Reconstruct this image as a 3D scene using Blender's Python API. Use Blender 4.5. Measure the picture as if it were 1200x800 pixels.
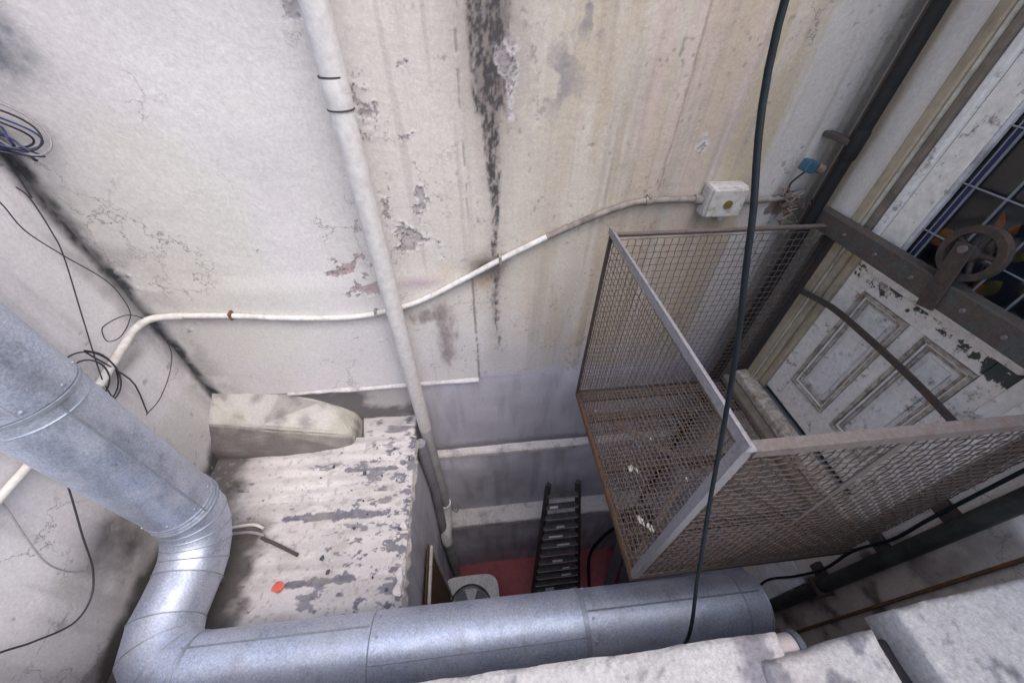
import bpy, bmesh, math, random
import numpy as np
from mathutils import Vector, Matrix

for o in list(bpy.data.objects):
    bpy.data.objects.remove(o)
scene = bpy.context.scene
COL = scene.collection
R = math.radians

# ------------------------------------------------------------------ camera
cam_data = bpy.data.cameras.new('camera')
cam_data.sensor_width = 36.0
cam_data.lens = 12.93
cam_data.clip_start = 0.02
cam_data.clip_end = 500
cam = bpy.data.objects.new('camera', cam_data)
COL.objects.link(cam)
cam.matrix_world = Matrix(((0.9939, 0.06614, -0.08826, 0.0),
                           (-0.10945, 0.69017, -0.71533, 0.0),
                           (0.01361, 0.72062, 0.6932, 1.7),
                           (0, 0, 0, 1)))
scene.camera = cam

# ------------------------------------------------------------------ light
SUN_EL, SUN_AZ = 60.0, 138.0          # azimuth clockwise from +Y
world = bpy.data.worlds.new('World')
scene.world = world
world.use_nodes = True
wn = world.node_tree
wn.nodes.clear()
w_out = wn.nodes.new('ShaderNodeOutputWorld')
w_bg = wn.nodes.new('ShaderNodeBackground')
w_sky = wn.nodes.new('ShaderNodeTexSky')
w_sky.sky_type = 'NISHITA'
w_sky.sun_disc = False
w_sky.sun_elevation = R(SUN_EL)
w_sky.sun_rotation = R(SUN_AZ)
w_sky.air_density = 1.3
w_sky.dust_density = 4.0
w_sky.ozone_density = 1.6
w_bg.inputs['Strength'].default_value = 0.15
wn.links.new(w_sky.outputs[0], w_bg.inputs['Color'])
wn.links.new(w_bg.outputs[0], w_out.inputs['Surface'])

sun_data = bpy.data.lights.new('sun', 'SUN')
sun_data.energy = 1.0
sun_data.angle = R(80)
sun_data.color = (1.0, 0.955, 0.96)
sun = bpy.data.objects.new('sun', sun_data)
COL.objects.link(sun)
sd = Vector((math.sin(R(SUN_AZ)) * math.cos(R(SUN_EL)), math.cos(R(SUN_AZ)) * math.cos(R(SUN_EL)), math.sin(R(SUN_EL))))
sun.rotation_euler = sd.to_track_quat('Z', 'Y').to_euler()
sun.location = (0, 0, 8)

scene.view_settings.view_transform = 'Standard'
scene.view_settings.look = 'None'
scene.view_settings.gamma = 1.0
scene.view_settings.exposure = 0.93
scene.view_settings.use_curve_mapping = False

# ------------------------------------------------------------------ helpers
rng = random.Random(7)


def thing(name, label, cat, loc=(0, 0, 0), group=None):
    o = bpy.data.objects.new(name, None)
    o.empty_display_size = 0.1
    COL.objects.link(o)
    o.location = loc
    tag(o, label, cat, group)
    return o


def tag(o, label=None, cat=None, group=None, kind=None):
    if label: o['label'] = label
    if cat: o['category'] = cat
    if group: o['group'] = group
    if kind: o['kind'] = kind
    return o


def wloc(o):
    return Vector(o.location)          # parts keep world coordinates, so this is a parent's place in the world


def obj(name, verts, faces, mat, parent=None, smooth=False, loc=None):
    me = bpy.data.meshes.new(name)
    verts = [tuple(v) for v in verts]
    if loc is None and parent is None:
        c = Vector((0, 0, 0))
    else:
        c = Vector(loc) if loc is not None else Vector((0, 0, 0))
    me.from_pydata([(v[0] - c[0], v[1] - c[1], v[2] - c[2]) for v in verts], [], faces)
    me.update()
    bm = bmesh.new()
    bm.from_mesh(me)
    bmesh.ops.recalc_face_normals(bm, faces=bm.faces)
    bm.to_mesh(me)
    bm.free()
    if smooth:
        me.polygons.foreach_set('use_smooth', [True] * len(me.polygons))
        me.set_sharp_from_angle(angle=R(50))
    me.materials.append(mat)
    o = bpy.data.objects.new(name, me)
    COL.objects.link(o)
    o.location = c
    if parent is not None:
        o.parent = parent
        o.matrix_parent_inverse = Matrix.Translation(-wloc(parent))
    return o


class MB:
    """collects shapes for one mesh"""
    def __init__(self):
        self.v = []
        self.f = []

    def add(self, v, f):
        n = len(self.v)
        self.v += [tuple(p) for p in v]
        self.f += [tuple(i + n for i in q) for q in f]
        return self

    def box(self, lo, hi, bev=0.0, jit=0.0, mat=None):
        bm = bmesh.new()
        bmesh.ops.create_cube(bm, size=1.0)
        for v in bm.verts:
            v.co = Vector([(lo[i] + hi[i]) / 2 + v.co[i] * (hi[i] - lo[i]) for i in range(3)])
            if jit:
                v.co += Vector([rng.uniform(-jit, jit) for _ in range(3)])
        if bev:
            bmesh.ops.bevel(bm, geom=list(bm.edges), offset=bev, segments=2, affect='EDGES', profile=0.5)
        if mat is not None:
            bmesh.ops.transform(bm, matrix=mat, verts=bm.verts)
        bm.verts.index_update()
        self.add([v.co[:] for v in bm.verts], [[v.index for v in f.verts] for f in bm.faces])
        bm.free()
        return self

    def tube(self, pts, r, n=10, cap=True, up=None):
        v, f = tube_geo(pts, r, n, cap)
        return self.add(v, f)

    def build(self, name, mat, parent=None, smooth=False, loc=None):
        return obj(name, self.v, self.f, mat, parent, smooth, loc)


def tube_geo(pts, r, n=10, cap=True):
    pts = [Vector(p) for p in pts]
    m = len(pts)
    rs = r if isinstance(r, (list, tuple)) else [r] * m
    tans = []
    for i in range(m):
        if i == 0: t = pts[1] - pts[0]
        elif i == m - 1: t = pts[-1] - pts[-2]
        else: t = (pts[i + 1] - pts[i]).normalized() + (pts[i] - pts[i - 1]).normalized()
        tans.append(t.normalized())
    t0 = tans[0]
    ref = Vector((0, 0, 1)) if abs(t0.z) < 0.9 else Vector((1, 0, 0))
    nrm = (ref - t0 * ref.dot(t0)).normalized()
    V, F = [], []
    for i in range(m):
        t = tans[i]
        nrm = (nrm - t * nrm.dot(t)).normalized()
        b = t.cross(nrm)
        s = 1.0
        if 0 < i < m - 1:
            c = t.dot((pts[i] - pts[i - 1]).normalized())
            s = 1.0 / max(0.6, c)
            # stretch along the bisector only
            bis = ((pts[i + 1] - pts[i]).normalized() - (pts[i] - pts[i - 1]).normalized())
            bis = bis.normalized() if bis.length > 1e-6 else None
        else:
            bis = None
        for k in range(n):
            a = 2 * math.pi * k / n
            d = nrm * math.cos(a) + b * math.sin(a)
            if bis is not None:
                d = d + bis * d.dot(bis) * (s - 1)
            V.append(pts[i] + d * rs[i])
    for i in range(m - 1):
        for k in range(n):
            k2 = (k + 1) % n
            F.append((i * n + k, i * n + k2, (i + 1) * n + k2, (i + 1) * n + k))
    if cap:
        F.append(tuple(range(n - 1, -1, -1)))
        F.append(tuple((m - 1) * n + k for k in range(n)))
    return V, F


def spline(P, sub=8):
    P = [Vector(p) for p in P]
    Q = [P[0] * 2 - P[1]] + P + [P[-1] * 2 - P[-2]]
    out = []
    for i in range(1, len(Q) - 2):
        for k in range(sub):
            t = k / sub
            a, b, c, d = Q[i - 1], Q[i], Q[i + 1], Q[i + 2]
            out.append(0.5 * ((2 * b) + (c - a) * t + (2 * a - 5 * b + 4 * c - d) * t * t + (3 * b - a - 3 * c + d) * t ** 3))
    out.append(P[-1])
    return out


def wire(name, pts, r, mat, label=None, cat='wire', sub=8, parent=None, n=6, group=None):
    v, f = tube_geo(spline(pts, sub), r, n)
    if parent is None:
        o = obj(name, v, f, mat, None, True, loc=pts[0])
        tag(o, label, cat, group)
    else:
        o = obj(name, v, f, mat, parent, True)
    return o


# ---- numpy noise
def _hash(ix, iy, seed):
    n = (ix.astype(np.int64) * 374761393 + iy.astype(np.int64) * 668265263 + seed * 974634777) & 0xFFFFFFFF
    n = ((n ^ (n >> 13)) * 1274126177) & 0xFFFFFFFF
    n = n ^ (n >> 16)
    return (n & 0xFFFFFF) / float(0xFFFFFF)


def vn(x, y, seed=0):
    ix, iy = np.floor(x), np.floor(y)
    fx, fy = x - ix, y - iy
    fx = fx * fx * fx * (fx * (fx * 6 - 15) + 10)
    fy = fy * fy * fy * (fy * (fy * 6 - 15) + 10)
    a, b = _hash(ix, iy, seed), _hash(ix + 1, iy, seed)
    c, d = _hash(ix, iy + 1, seed), _hash(ix + 1, iy + 1, seed)
    return (a * (1 - fx) + b * fx) * (1 - fy) + (c * (1 - fx) + d * fx) * fy


def fbm(x, y, seed=0, octv=4, gain=0.5):
    s, a, t = 0.0, 1.0, 0.0
    for i in range(octv):
        s = s + a * vn(x * 2 ** i + i * 17.3, y * 2 ** i - i * 9.1, seed + i)
        t += a
        a *= gain
    return s / t


def sm(a, b, x):
    t = np.clip((x - a) / (b - a), 0, 1)
    return t * t * (3 - 2 * t)


def ga(x, c, w):
    return np.exp(-((x - c) / w) ** 2)


def mixc(c, col, m):
    m = np.clip(m, 0, 1)[:, None]
    return c * (1 - m) + np.array(col)[None, :] * m


def grid(name, o, U, V, lu, lv, step, paint, mat, parent):
    """relief surface: paint(u, v) -> (colour N x 3, relief N) ; relief along U x V"""
    o, U, V = np.array(o, float), np.array(U, float), np.array(V, float)
    nu, nv = max(2, int(round(lu / step)) + 1), max(2, int(round(lv / step)) + 1)
    u, v = np.meshgrid(np.linspace(0, lu, nu), np.linspace(0, lv, nv))
    u, v = u.ravel(), v.ravel()
    P = o + u[:, None] * U + v[:, None] * V
    c, d = paint(u, v, P)
    N = np.cross(U, V)
    P = P + d[:, None] * N
    idx = np.arange(nu * nv).reshape(nv, nu)
    q = np.stack([idx[:-1, :-1], idx[:-1, 1:], idx[1:, 1:], idx[1:, :-1]], -1).reshape(-1, 4)
    me = bpy.data.meshes.new(name)
    me.vertices.add(len(P))
    me.vertices.foreach_set('co', P.astype(np.float32).ravel())
    me.loops.add(q.size)
    me.loops.foreach_set('vertex_index', q.astype(np.int32).ravel())
    me.polygons.add(len(q))
    me.polygons.foreach_set('loop_start', np.arange(0, q.size, 4, dtype=np.int32))
    me.polygons.foreach_set('loop_total', np.full(len(q), 4, np.int32))
    me.update(calc_edges=True)
    me.polygons.foreach_set('use_smooth', np.ones(len(q), bool))
    at = me.color_attributes.new('Col', 'FLOAT_COLOR', 'POINT')
    c4 = np.concatenate([np.clip(c, 0.004, 0.9), np.ones((len(c), 1))], 1)
    at.data.foreach_set('color', c4.astype(np.float32).ravel())
    me.validate()
    me.materials.append(mat)
    ob = bpy.data.objects.new(name, me)
    COL.objects.link(ob)
    if parent is not None:
        ob.parent = parent
        ob.matrix_parent_inverse = Matrix.Translation(-wloc(parent))
    return ob


# ------------------------------------------------------------------ materials
def nodes(name):
    m = bpy.data.materials.new(name)
    m.use_nodes = True
    nt = m.node_tree
    b = nt.nodes['Principled BSDF']
    return m, nt, b


def noise(nt, scale, detail=4, rough=0.6, vec=None, stretch=None):
    t = nt.nodes.new('ShaderNodeTexNoise')
    t.inputs['Scale'].default_value = scale
    t.inputs['Detail'].default_value = detail
    t.inputs['Roughness'].default_value = rough
    tc = nt.nodes.new('ShaderNodeNewGeometry')
    src = tc.outputs['Position']
    if stretch:
        mp = nt.nodes.new('ShaderNodeMapping')
        mp.inputs['Scale'].default_value = stretch
        nt.links.new(src, mp.inputs['Vector'])
        src = mp.outputs[0]
    nt.links.new(src, t.inputs['Vector'])
    return t.outputs['Fac']


def ramp(nt, fac, stops):
    r = nt.nodes.new('ShaderNodeValToRGB')
    e = r.color_ramp.elements
    while len(e) < len(stops): e.new(0.5)
    for i, (p, c) in enumerate(stops):
        e[i].position = p
        e[i].color = (c[0], c[1], c[2], 1) if not isinstance(c, (int, float)) else (c, c, c, 1)
    nt.links.new(fac, r.inputs[0])
    return r.outputs[0]


def mix(nt, a, b, fac, mode='MIX'):
    m = nt.nodes.new('ShaderNodeMix')
    m.data_type = 'RGBA'
    m.blend_type = mode
    for s, v in ((m.inputs[6], a), (m.inputs[7], b)):
        if isinstance(v, tuple): s.default_value = (v[0], v[1], v[2], 1)
        else: nt.links.new(v, s)
    if isinstance(fac, (int, float)): m.inputs[0].default_value = fac
    else: nt.links.new(fac, m.inputs[0])
    return m.outputs[2]


def bump(nt, b, height, strength=0.3, dist=0.004):
    n = nt.nodes.new('ShaderNodeBump')
    n.inputs['Strength'].default_value = strength
    n.inputs['Distance'].default_value = dist
    nt.links.new(height, n.inputs['Height'])
    nt.links.new(n.outputs[0], b.inputs['Normal'])


def mat_attr(name, rough=0.9, bs=0.35, grain=(0.86, 1.1), cracks=False):
    m, nt, b = nodes(name)
    a = nt.nodes.new('ShaderNodeAttribute')
    a.attribute_name = 'Col'
    n1 = noise(nt, 95, 6, 0.7)
    g = ramp(nt, n1, [(0.3, grain[0]), (0.7, grain[1])])
    c = mix(nt, a.outputs['Color'], g, 1.0, 'MULTIPLY')
    if cracks:
        geo = nt.nodes.new('ShaderNodeNewGeometry')
        wn_ = nt.nodes.new('ShaderNodeTexNoise')
        wn_.inputs['Scale'].default_value = 9
        wn_.inputs['Detail'].default_value = 7
        wn_.inputs['Roughness'].default_value = 0.65
        nt.links.new(geo.outputs['Position'], wn_.inputs['Vector'])
        ad = nt.nodes.new('ShaderNodeVectorMath')
        ad.operation = 'MULTIPLY_ADD'
        ad.inputs[1].default_value = (0.22, 0.22, 0.22)
        nt.links.new(wn_.outputs['Color'], ad.inputs[0])
        nt.links.new(geo.outputs['Position'], ad.inputs[2])
        vo = nt.nodes.new('ShaderNodeTexVoronoi')
        vo.feature = 'DISTANCE_TO_EDGE'
        vo.inputs['Scale'].default_value = 3.3
        nt.links.new(ad.outputs[0], vo.inputs['Vector'])
        ck = ramp(nt, vo.outputs['Distance'], [(0.002, 1.0), (0.009, 0.0)])
        mk = ramp(nt, noise(nt, 2.3, 4, 0.6), [(0.50, 0.0), (0.62, 0.85)])
        ckm = mix(nt, (0, 0, 0), ck, mk)
        c = mix(nt, c, (0.16, 0.14, 0.14), ckm)
        fl = ramp(nt, noise(nt, 70, 9, 0.75), [(0.69, 0.0), (0.71, 0.6)])
        fm = ramp(nt, noise(nt, 4.5, 6, 0.7), [(0.62, 0.0), (0.74, 1.0)])
        c = mix(nt, c, (0.27, 0.255, 0.265), mix(nt, (0, 0, 0), fl, fm))
    nt.links.new(c, b.inputs['Base Color'])
    b.inputs['Roughness'].default_value = rough
    b.inputs['Specular IOR Level'].default_value = 0.25
    bump(nt, b, noise(nt, 45, 8, 0.72), bs, 0.006)
    return m


def mat_paint(name, col, rough=0.55, dirt=(0.12, 0.1, 0.08), amount=0.5, scale=9, metallic=0.0, bs=0.15, fine=40, stretch=None, lo=0.45, hi=0.75, spec=0.4):
    """painted or raw surface with blotchy wear and dirt"""
    m, nt, b = nodes(name)
    d = ramp(nt, noise(nt, scale, 9, 0.72, stretch=stretch), [(lo, 0.0), (hi, amount)])
    c = mix(nt, col, dirt, d)
    v = ramp(nt, noise(nt, fine, 5, 0.65), [(0.25, 0.78), (0.75, 1.12)])
    c = mix(nt, c, v, 1.0, 'MULTIPLY')
    nt.links.new(c, b.inputs['Base Color'])
    b.inputs['Roughness'].default_value = rough
    b.inputs['Metallic'].default_value = metallic
    b.inputs['Specular IOR Level'].default_value = spec
    bump(nt, b, noise(nt, fine * 1.6, 6, 0.7), bs, 0.003)
    return m


def mat_rust(name, base=(0.13, 0.105, 0.105), rust=(0.17, 0.075, 0.035), lo=0.5, hi=0.62, rough=0.75, scale=14, paintc=None):
    m, nt, b = nodes(name)
    f = ramp(nt, noise(nt, scale, 10, 0.75), [(lo, 0.0), (hi, 1.0)])
    c = mix(nt, base, rust, f)
    if paintc:
        g = ramp(nt, noise(nt, scale * 1.7, 8, 0.7), [(0.5, 0.0), (0.58, 0.85)])
        c = mix(nt, c, paintc, g)
    v = ramp(nt, noise(nt, 90, 5, 0.7), [(0.25, 0.6), (0.75, 1.3)])
    c = mix(nt, c, v, 1.0, 'MULTIPLY')
    nt.links.new(c, b.inputs['Base Color'])
    b.inputs['Roughness'].default_value = rough
    b.inputs['Metallic'].default_value = 0.15
    bump(nt, b, noise(nt, 120, 6, 0.75), 0.4, 0.002)
    return m


def mat_galv(name):
    m, nt, b = nodes(name)
    vo = nt.nodes.new('ShaderNodeTexVoronoi')
    vo.inputs['Scale'].default_value = 210
    geo = nt.nodes.new('ShaderNodeNewGeometry')
    nt.links.new(geo.outputs['Position'], vo.inputs['Vector'])
    sp = ramp(nt, vo.outputs['Color'], [(0.0, (0.48, 0.55, 0.71)), (1.0, (0.70, 0.765, 0.90))])
    dust = ramp(nt, noise(nt, 5, 8, 0.7), [(0.40, 0.0), (0.70, 0.75)])
    c = mix(nt, sp, (0.60, 0.605, 0.67), dust)
    st = ramp(nt, noise(nt, 14, 10, 0.8), [(0.52, 0.0), (0.70, 0.5)])
    c = mix(nt, c, (0.22, 0.23, 0.26), st)
    sc = ramp(nt, noise(nt, 60, 10, 0.85), [(0.60, 0.0), (0.66, 0.4)])
    c = mix(nt, c, (0.75, 0.77, 0.82), sc)
    gr = ramp(nt, noise(nt, 150, 4, 0.8), [(0.3, 0.72), (0.7, 1.18)])
    c = mix(nt, c, gr, 1.0, 'MULTIPLY')
    nt.links.new(c, b.inputs['Base Color'])
    met = ramp(nt, noise(nt, 5, 8, 0.7), [(0.42, 0.95), (0.72, 0.55)])
    nt.links.new(met, b.inputs['Metallic'])
    ro = ramp(nt, noise(nt, 12, 6, 0.7), [(0.3, 0.46), (0.72, 0.62)])
    nt.links.new(ro, b.inputs['Roughness'])
    bump(nt, b, noise(nt, 7, 5, 0.6), 0.12, 0.02)
    return m


def mat_plain(name, col, rough=0.6, metallic=0.0, spec=0.4):
    m, nt, b = nodes(name)
    v = ramp(nt, noise(nt, 60, 5, 0.65), [(0.25, 0.75), (0.75, 1.15)])
    c = mix(nt, col, v, 1.0, 'MULTIPLY')
    nt.links.new(c, b.inputs['Base Color'])
    b.inputs['Roughness'].default_value = rough
    b.inputs['Metallic'].default_value = metallic
    b.inputs['Specular IOR Level'].default_value = spec
    return m


def mat_glass(name):
    m, nt, b = nodes(name)
    b.inputs['Base Color'].default_value = (0.88, 0.93, 0.95, 1)
    b.inputs['Roughness'].default_value = 0.06
    b.inputs['Transmission Weight'].default_value = 1.0
    b.inputs['IOR'].default_value = 1.45
    bump(nt, b, noise(nt, 9, 3, 0.5), 0.05, 0.01)
    return m


M = {}
M['plaster'] = mat_attr('plaster', cracks=True)
M['render_low'] = mat_attr('low_render', 0.92, 0.25)
M['roofpaint'] = mat_attr('flaking_roof_paint', 0.8, 0.4)
M['core'] = mat_paint('wall_core', (0.5, 0.48, 0.47), 0.9, (0.2, 0.18, 0.17), 0.5)
M['pit'] = mat_paint('damp_concrete', (0.28, 0.28, 0.33), 0.9, (0.06, 0.06, 0.07), 0.7, 4)
M['ledge'] = mat_paint('ledge_white', (0.62, 0.60, 0.61), 0.85, (0.16, 0.15, 0.17), 0.75, 7, lo=0.5, hi=0.68)
M['beige'] = mat_paint('beige_frame', (0.42, 0.35, 0.25), 0.85, (0.14, 0.11, 0.08), 0.7, 10, stretch=(1, 1, 0.25), lo=0.48, hi=0.72)
M['bead'] = mat_paint('frame_bead_paint', (0.56, 0.51, 0.42), 0.85, (0.2, 0.16, 0.12), 0.7, 16)
M['brownstone'] = mat_paint('brown_stone', (0.20, 0.165, 0.13), 0.9, (0.07, 0.06, 0.05), 0.7, 14)
M['whitewood'] = mat_paint('old_white_wood', (0.78, 0.745, 0.71), 0.6, (0.13, 0.11, 0.10), 0.85, 22, lo=0.56, hi=0.66, bs=0.3)
def mat_worn():
    """white door paint, flaked down to the dark undercoat along the middle rail"""
    m = mat_paint('worn_door_paint', (0.80, 0.755, 0.70), 0.6, (0.16, 0.13, 0.115), 0.85, 22, lo=0.57, hi=0.66, bs=0.3)
    nt = m.node_tree
    b = nt.nodes['Principled BSDF']
    src = b.inputs['Base Color'].links[0].from_socket
    geo = nt.nodes.new('ShaderNodeNewGeometry')
    sx = nt.nodes.new('ShaderNodeSeparateXYZ')
    nt.links.new(geo.outputs['Position'], sx.inputs[0])
    zone = ramp(nt, sx.outputs['Z'], [(0.815, 0.0), (0.865, 0.19), (0.90, 0.20), (0.93, 0.0)])
    zone2 = ramp(nt, sx.outputs['Y'], [(0.52, 0.16), (0.66, 0.0)])
    zlow = ramp(nt, sx.outputs['Z'], [(0.0, 1.0), (0.96, 1.0), (0.99, 0.0)])
    n1 = noise(nt, 17, 10, 0.72)
    ad = nt.nodes.new('ShaderNodeMath'); ad.operation = 'ADD'
    nt.links.new(n1, ad.inputs[0]); nt.links.new(zone, ad.inputs[1])
    mu = nt.nodes.new('ShaderNodeMath'); mu.operation = 'MULTIPLY'
    nt.links.new(zone2, mu.inputs[0]); nt.links.new(zlow, mu.inputs[1])
    ad2 = nt.nodes.new('ShaderNodeMath'); ad2.operation = 'ADD'
    nt.links.new(ad.outputs[0], ad2.inputs[0]); nt.links.new(mu.outputs[0], ad2.inputs[1])
    f = ramp(nt, ad2.outputs[0], [(0.715, 0.0), (0.725, 1.0)])
    c = mix(nt, src, (0.055, 0.065, 0.06), f)
    nt.links.new(c, b.inputs['Base Color'])
    return m


M['wornwood'] = mat_worn()
M['groove'] = mat_paint('dirty_moulding', (0.54, 0.48, 0.42), 0.75, (0.20, 0.145, 0.105), 0.85, 30, lo=0.42, hi=0.62)
M['pvc'] = mat_paint('white_drain_paint', (0.60, 0.585, 0.585), 0.55, (0.45, 0.43, 0.42), 0.3, 5, stretch=(1, 1, 0.4))
M['pvcdirty'] = mat_paint('dirty_drain', (0.42, 0.42, 0.45), 0.7, (0.15, 0.15, 0.17), 0.7, 5)
M['conduit'] = mat_paint('conduit_white', (0.68, 0.66, 0.64), 0.5, (0.33, 0.29, 0.25), 0.75, 6, lo=0.5, hi=0.7)
M['conduit_old'] = mat_paint('conduit_grimy', (0.30, 0.265, 0.24), 0.7, (0.12, 0.10, 0.085), 0.85, 16, lo=0.42, hi=0.66)
M['galv'] = mat_galv('galvanised_steel')
M['seam'] = mat_plain('seam_zinc', (0.40, 0.44, 0.51), 0.5, 0.7)
M['rubber'] = mat_plain('black_cable', (0.013, 0.018, 0.022), 0.6, spec=0.12)
M['wire'] = mat_plain('dark_wire', (0.035, 0.033, 0.045), 0.55)
M['bluewire'] = mat_plain('blue_wire', (0.05, 0.06, 0.16), 0.45)
M['greywire'] = mat_plain('grey_wire', (0.30, 0.29, 0.31), 0.6)
M['iron'] = mat_rust('painted_iron', (0.165, 0.14, 0.132), (0.14, 0.085, 0.06), 0.52, 0.70, 0.6, 12)
M['ironlight'] = mat_rust('worn_light_iron', (0.26, 0.25, 0.27), (0.15, 0.10, 0.08), 0.55, 0.7, 0.55, 10)
M['blackiron'] = mat_rust('black_iron', (0.010, 0.010, 0.011), (0.02, 0.017, 0.016), 0.5, 0.65, 0.75, 16)
M['irondark'] = mat_rust('dark_iron', (0.065, 0.055, 0.055), (0.10, 0.05, 0.03), 0.5, 0.65, 0.7, 16)
M['rust'] = mat_rust('rust', (0.11, 0.075, 0.055), (0.20, 0.095, 0.04), 0.42, 0.6, 0.85, 18)
M['oldbar'] = mat_rust('old_flaking_bar', (0.085, 0.07, 0.062), (0.11, 0.075, 0.055), 0.45, 0.6, 0.75, 13, (0.085, 0.092, 0.085))
M['wheeliron'] = mat_rust('wheel_iron', (0.055, 0.044, 0.040), (0.10, 0.06, 0.042), 0.45, 0.62, 0.75, 20)
M['mesh'] = mat_rust('mesh_wire', (0.115, 0.09, 0.08), (0.16, 0.095, 0.06), 0.5, 0.68, 0.7, 22)
M['grate'] = mat_rust('grating_wire', (0.23, 0.19, 0.175), (0.22, 0.125, 0.075), 0.45, 0.65, 0.8, 9)
M['meshdark'] = mat_rust('dark_mesh_wire', (0.095, 0.074, 0.066), (0.14, 0.085, 0.055), 0.5, 0.68, 0.7, 22)
M['floorplate'] = mat_rust('balcony_plate', (0.10, 0.085, 0.082), (0.12, 0.075, 0.055), 0.45, 0.66, 0.85, 6, (0.17, 0.155, 0.158))
M['dropping'] = mat_plain('bird_dropping', (0.60, 0.59, 0.57), 0.8)
M['blackpipe'] = mat_paint('black_pipe', (0.02, 0.021, 0.021), 0.55, (0.08, 0.10, 0.08), 0.6, 8)
M['bluebox'] = mat_paint('blue_plastic', (0.035, 0.11, 0.165), 0.5, (0.06, 0.12, 0.14), 0.6, 30)
M['box'] = mat_paint('junction_white', (0.56, 0.53, 0.50), 0.55, (0.20, 0.16, 0.12), 0.8, 22, lo=0.5, hi=0.7)
M['glass'] = mat_glass('window_glass')
M['dark'] = mat_plain('dark_room', (0.075, 0.09, 0.115), 0.9)
M['blueline'] = mat_plain('blue_lead', (0.014, 0.02, 0.075), 0.5)
M['lead'] = mat_plain('pale_lead', (0.26, 0.26, 0.29), 0.6)
M['orange'] = mat_plain('orange_leaf', (0.34, 0.10, 0.02), 0.6)
M['yellow'] = mat_plain('yellow_leaf', (0.16, 0.12, 0.04), 0.6)
M['red'] = mat_paint('red_floor_paint', (0.46, 0.13, 0.145), 0.7, (0.10, 0.05, 0.05), 0.6, 3)
M['coping'] = mat_attr('coping_plaster', 0.9, 1.0, grain=(0.70, 1.16), cracks=True)
M['clay'] = mat_paint('pink_clay', (0.44, 0.395, 0.395), 0.85, (0.2, 0.15, 0.14), 0.7, 20)
M['fanwhite'] = mat_paint('fan_casing', (0.88, 0.88, 0.90), 0.5, (0.3, 0.3, 0.3), 0.5, 6)
M['blade'] = mat_plain('fan_blade', (0.30, 0.31, 0.36), 0.5)
M['ladder'] = mat_rust('ladder_steel', (0.04, 0.04, 0.044), (0.08, 0.075, 0.075), 0.45, 0.6, 0.55, 18)
M['splash'] = mat_plain('paint_splash', (0.55, 0.55, 0.55), 0.7)
M['plank'] = mat_paint('grey_plank', (0.22, 0.22, 0.25), 0.8, (0.08, 0.08, 0.09), 0.7, 10, stretch=(1, 1, 0.3))
M['redscrap'] = mat_plain('red_scrap', (0.62, 0.13, 0.09), 0.6)
M['twig'] = mat_plain('twig', (0.08, 0.065, 0.07), 0.85)
M['chip'] = mat_plain('dark_chip', (0.075, 0.08, 0.10), 0.85)
M['chip_white'] = mat_plain('white_chip', (0.62, 0.61, 0.6), 0.8)
M['concrete'] = mat_attr('old_concrete', 0.92, 0.6)
M['panelwhite'] = mat_paint('pale_patch', (0.78, 0.79, 0.82), 0.8, (0.25, 0.25, 0.27), 0.5, 8)
M['gapshade'] = mat_plain('gap_shade', (0.03, 0.028, 0.03), 0.95)
M['foam'] = mat_plain('dry_fibre', (0.22, 0.16, 0.13), 0.9)

WHITE = np.array((0.610, 0.590, 0.602))


# ------------------------------------------------------------------ setting
floor = MB().box((-0.9, -0.3, -3.3), (1.75, 1.75, -3.1)).build('ground', M['red'])
tag(floor, kind='structure')

terrace = MB().box((-1.8, -2.6, -0.1), (1.8, -0.46, 0.1)).build('terrace_floor', M['core'])
tag(terrace, kind='structure')

# conduit course on the back wall, used for the darker band below it as well
CON = [(-1.47, 0.575), (-1.40, 0.578), (-1.16, 0.56), (-0.94, 0.53), (-0.67, 0.51), (-0.5, 0.525), (-0.29, 0.58), (-0.07, 0.69), (0.13, 0.80),
       (0.33, 0.90), (0.51, 0.98), (0.65, 1.03), (0.76, 1.05), (0.97, 1.05)]
conx, conz = np.array([c[0] for c in CON]), np.array([c[1] for c in CON])

PEELS = [(-0.30, 0.93, 0.07, 0.10, 0.5), (-0.20, 0.90, 0.12, 0.07, 0.6), (-0.12, 0.85, 0.07, 0.05, 0.55), (-0.20, 1.52, 0.03, 0.03, 0.5),
         (-0.20, 1.32, 0.03, 0.03, 0.5), (-0.21, 1.06, 0.04, 0.07, 0.6), (-0.56, 0.79, 0.11, 0.035, 0.75), (-0.52, 0.66, 0.08, 0.04, 0.7),
         (-0.33, 1.14, 0.03, 0.16, 0.34), (-0.36, 1.35, 0.02, 0.22, 0.3), (0.155, 1.45, 0.035, 0.13, 0.62), (-0.335, 1.40, 0.015, 0.25, 0.34), (-0.32, 1.05, 0.022, 0.12, 0.42),
         (0.92, 1.27, 0.04, 0.05, 0.35),
         (-0.96, 0.86, 0.09, 0.04, 0.42), (-0.40, 0.62, 0.2, 0.05, 0.3), (-1.38, 0.5, 0.05, 0.04, 0.5), (-0.75, 0.20, 0.2, 0.05, 0.35),
         (-0.55, 0.33, 0.2, 0.05, 0.3), (1.43, 1.00, 0.07, 0.06, 1.0), (-1.48, 0.85, 0.05, 0.2, 0.35), (-0.46, 1.66, 0.03, 0.05, 0.6)]


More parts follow.
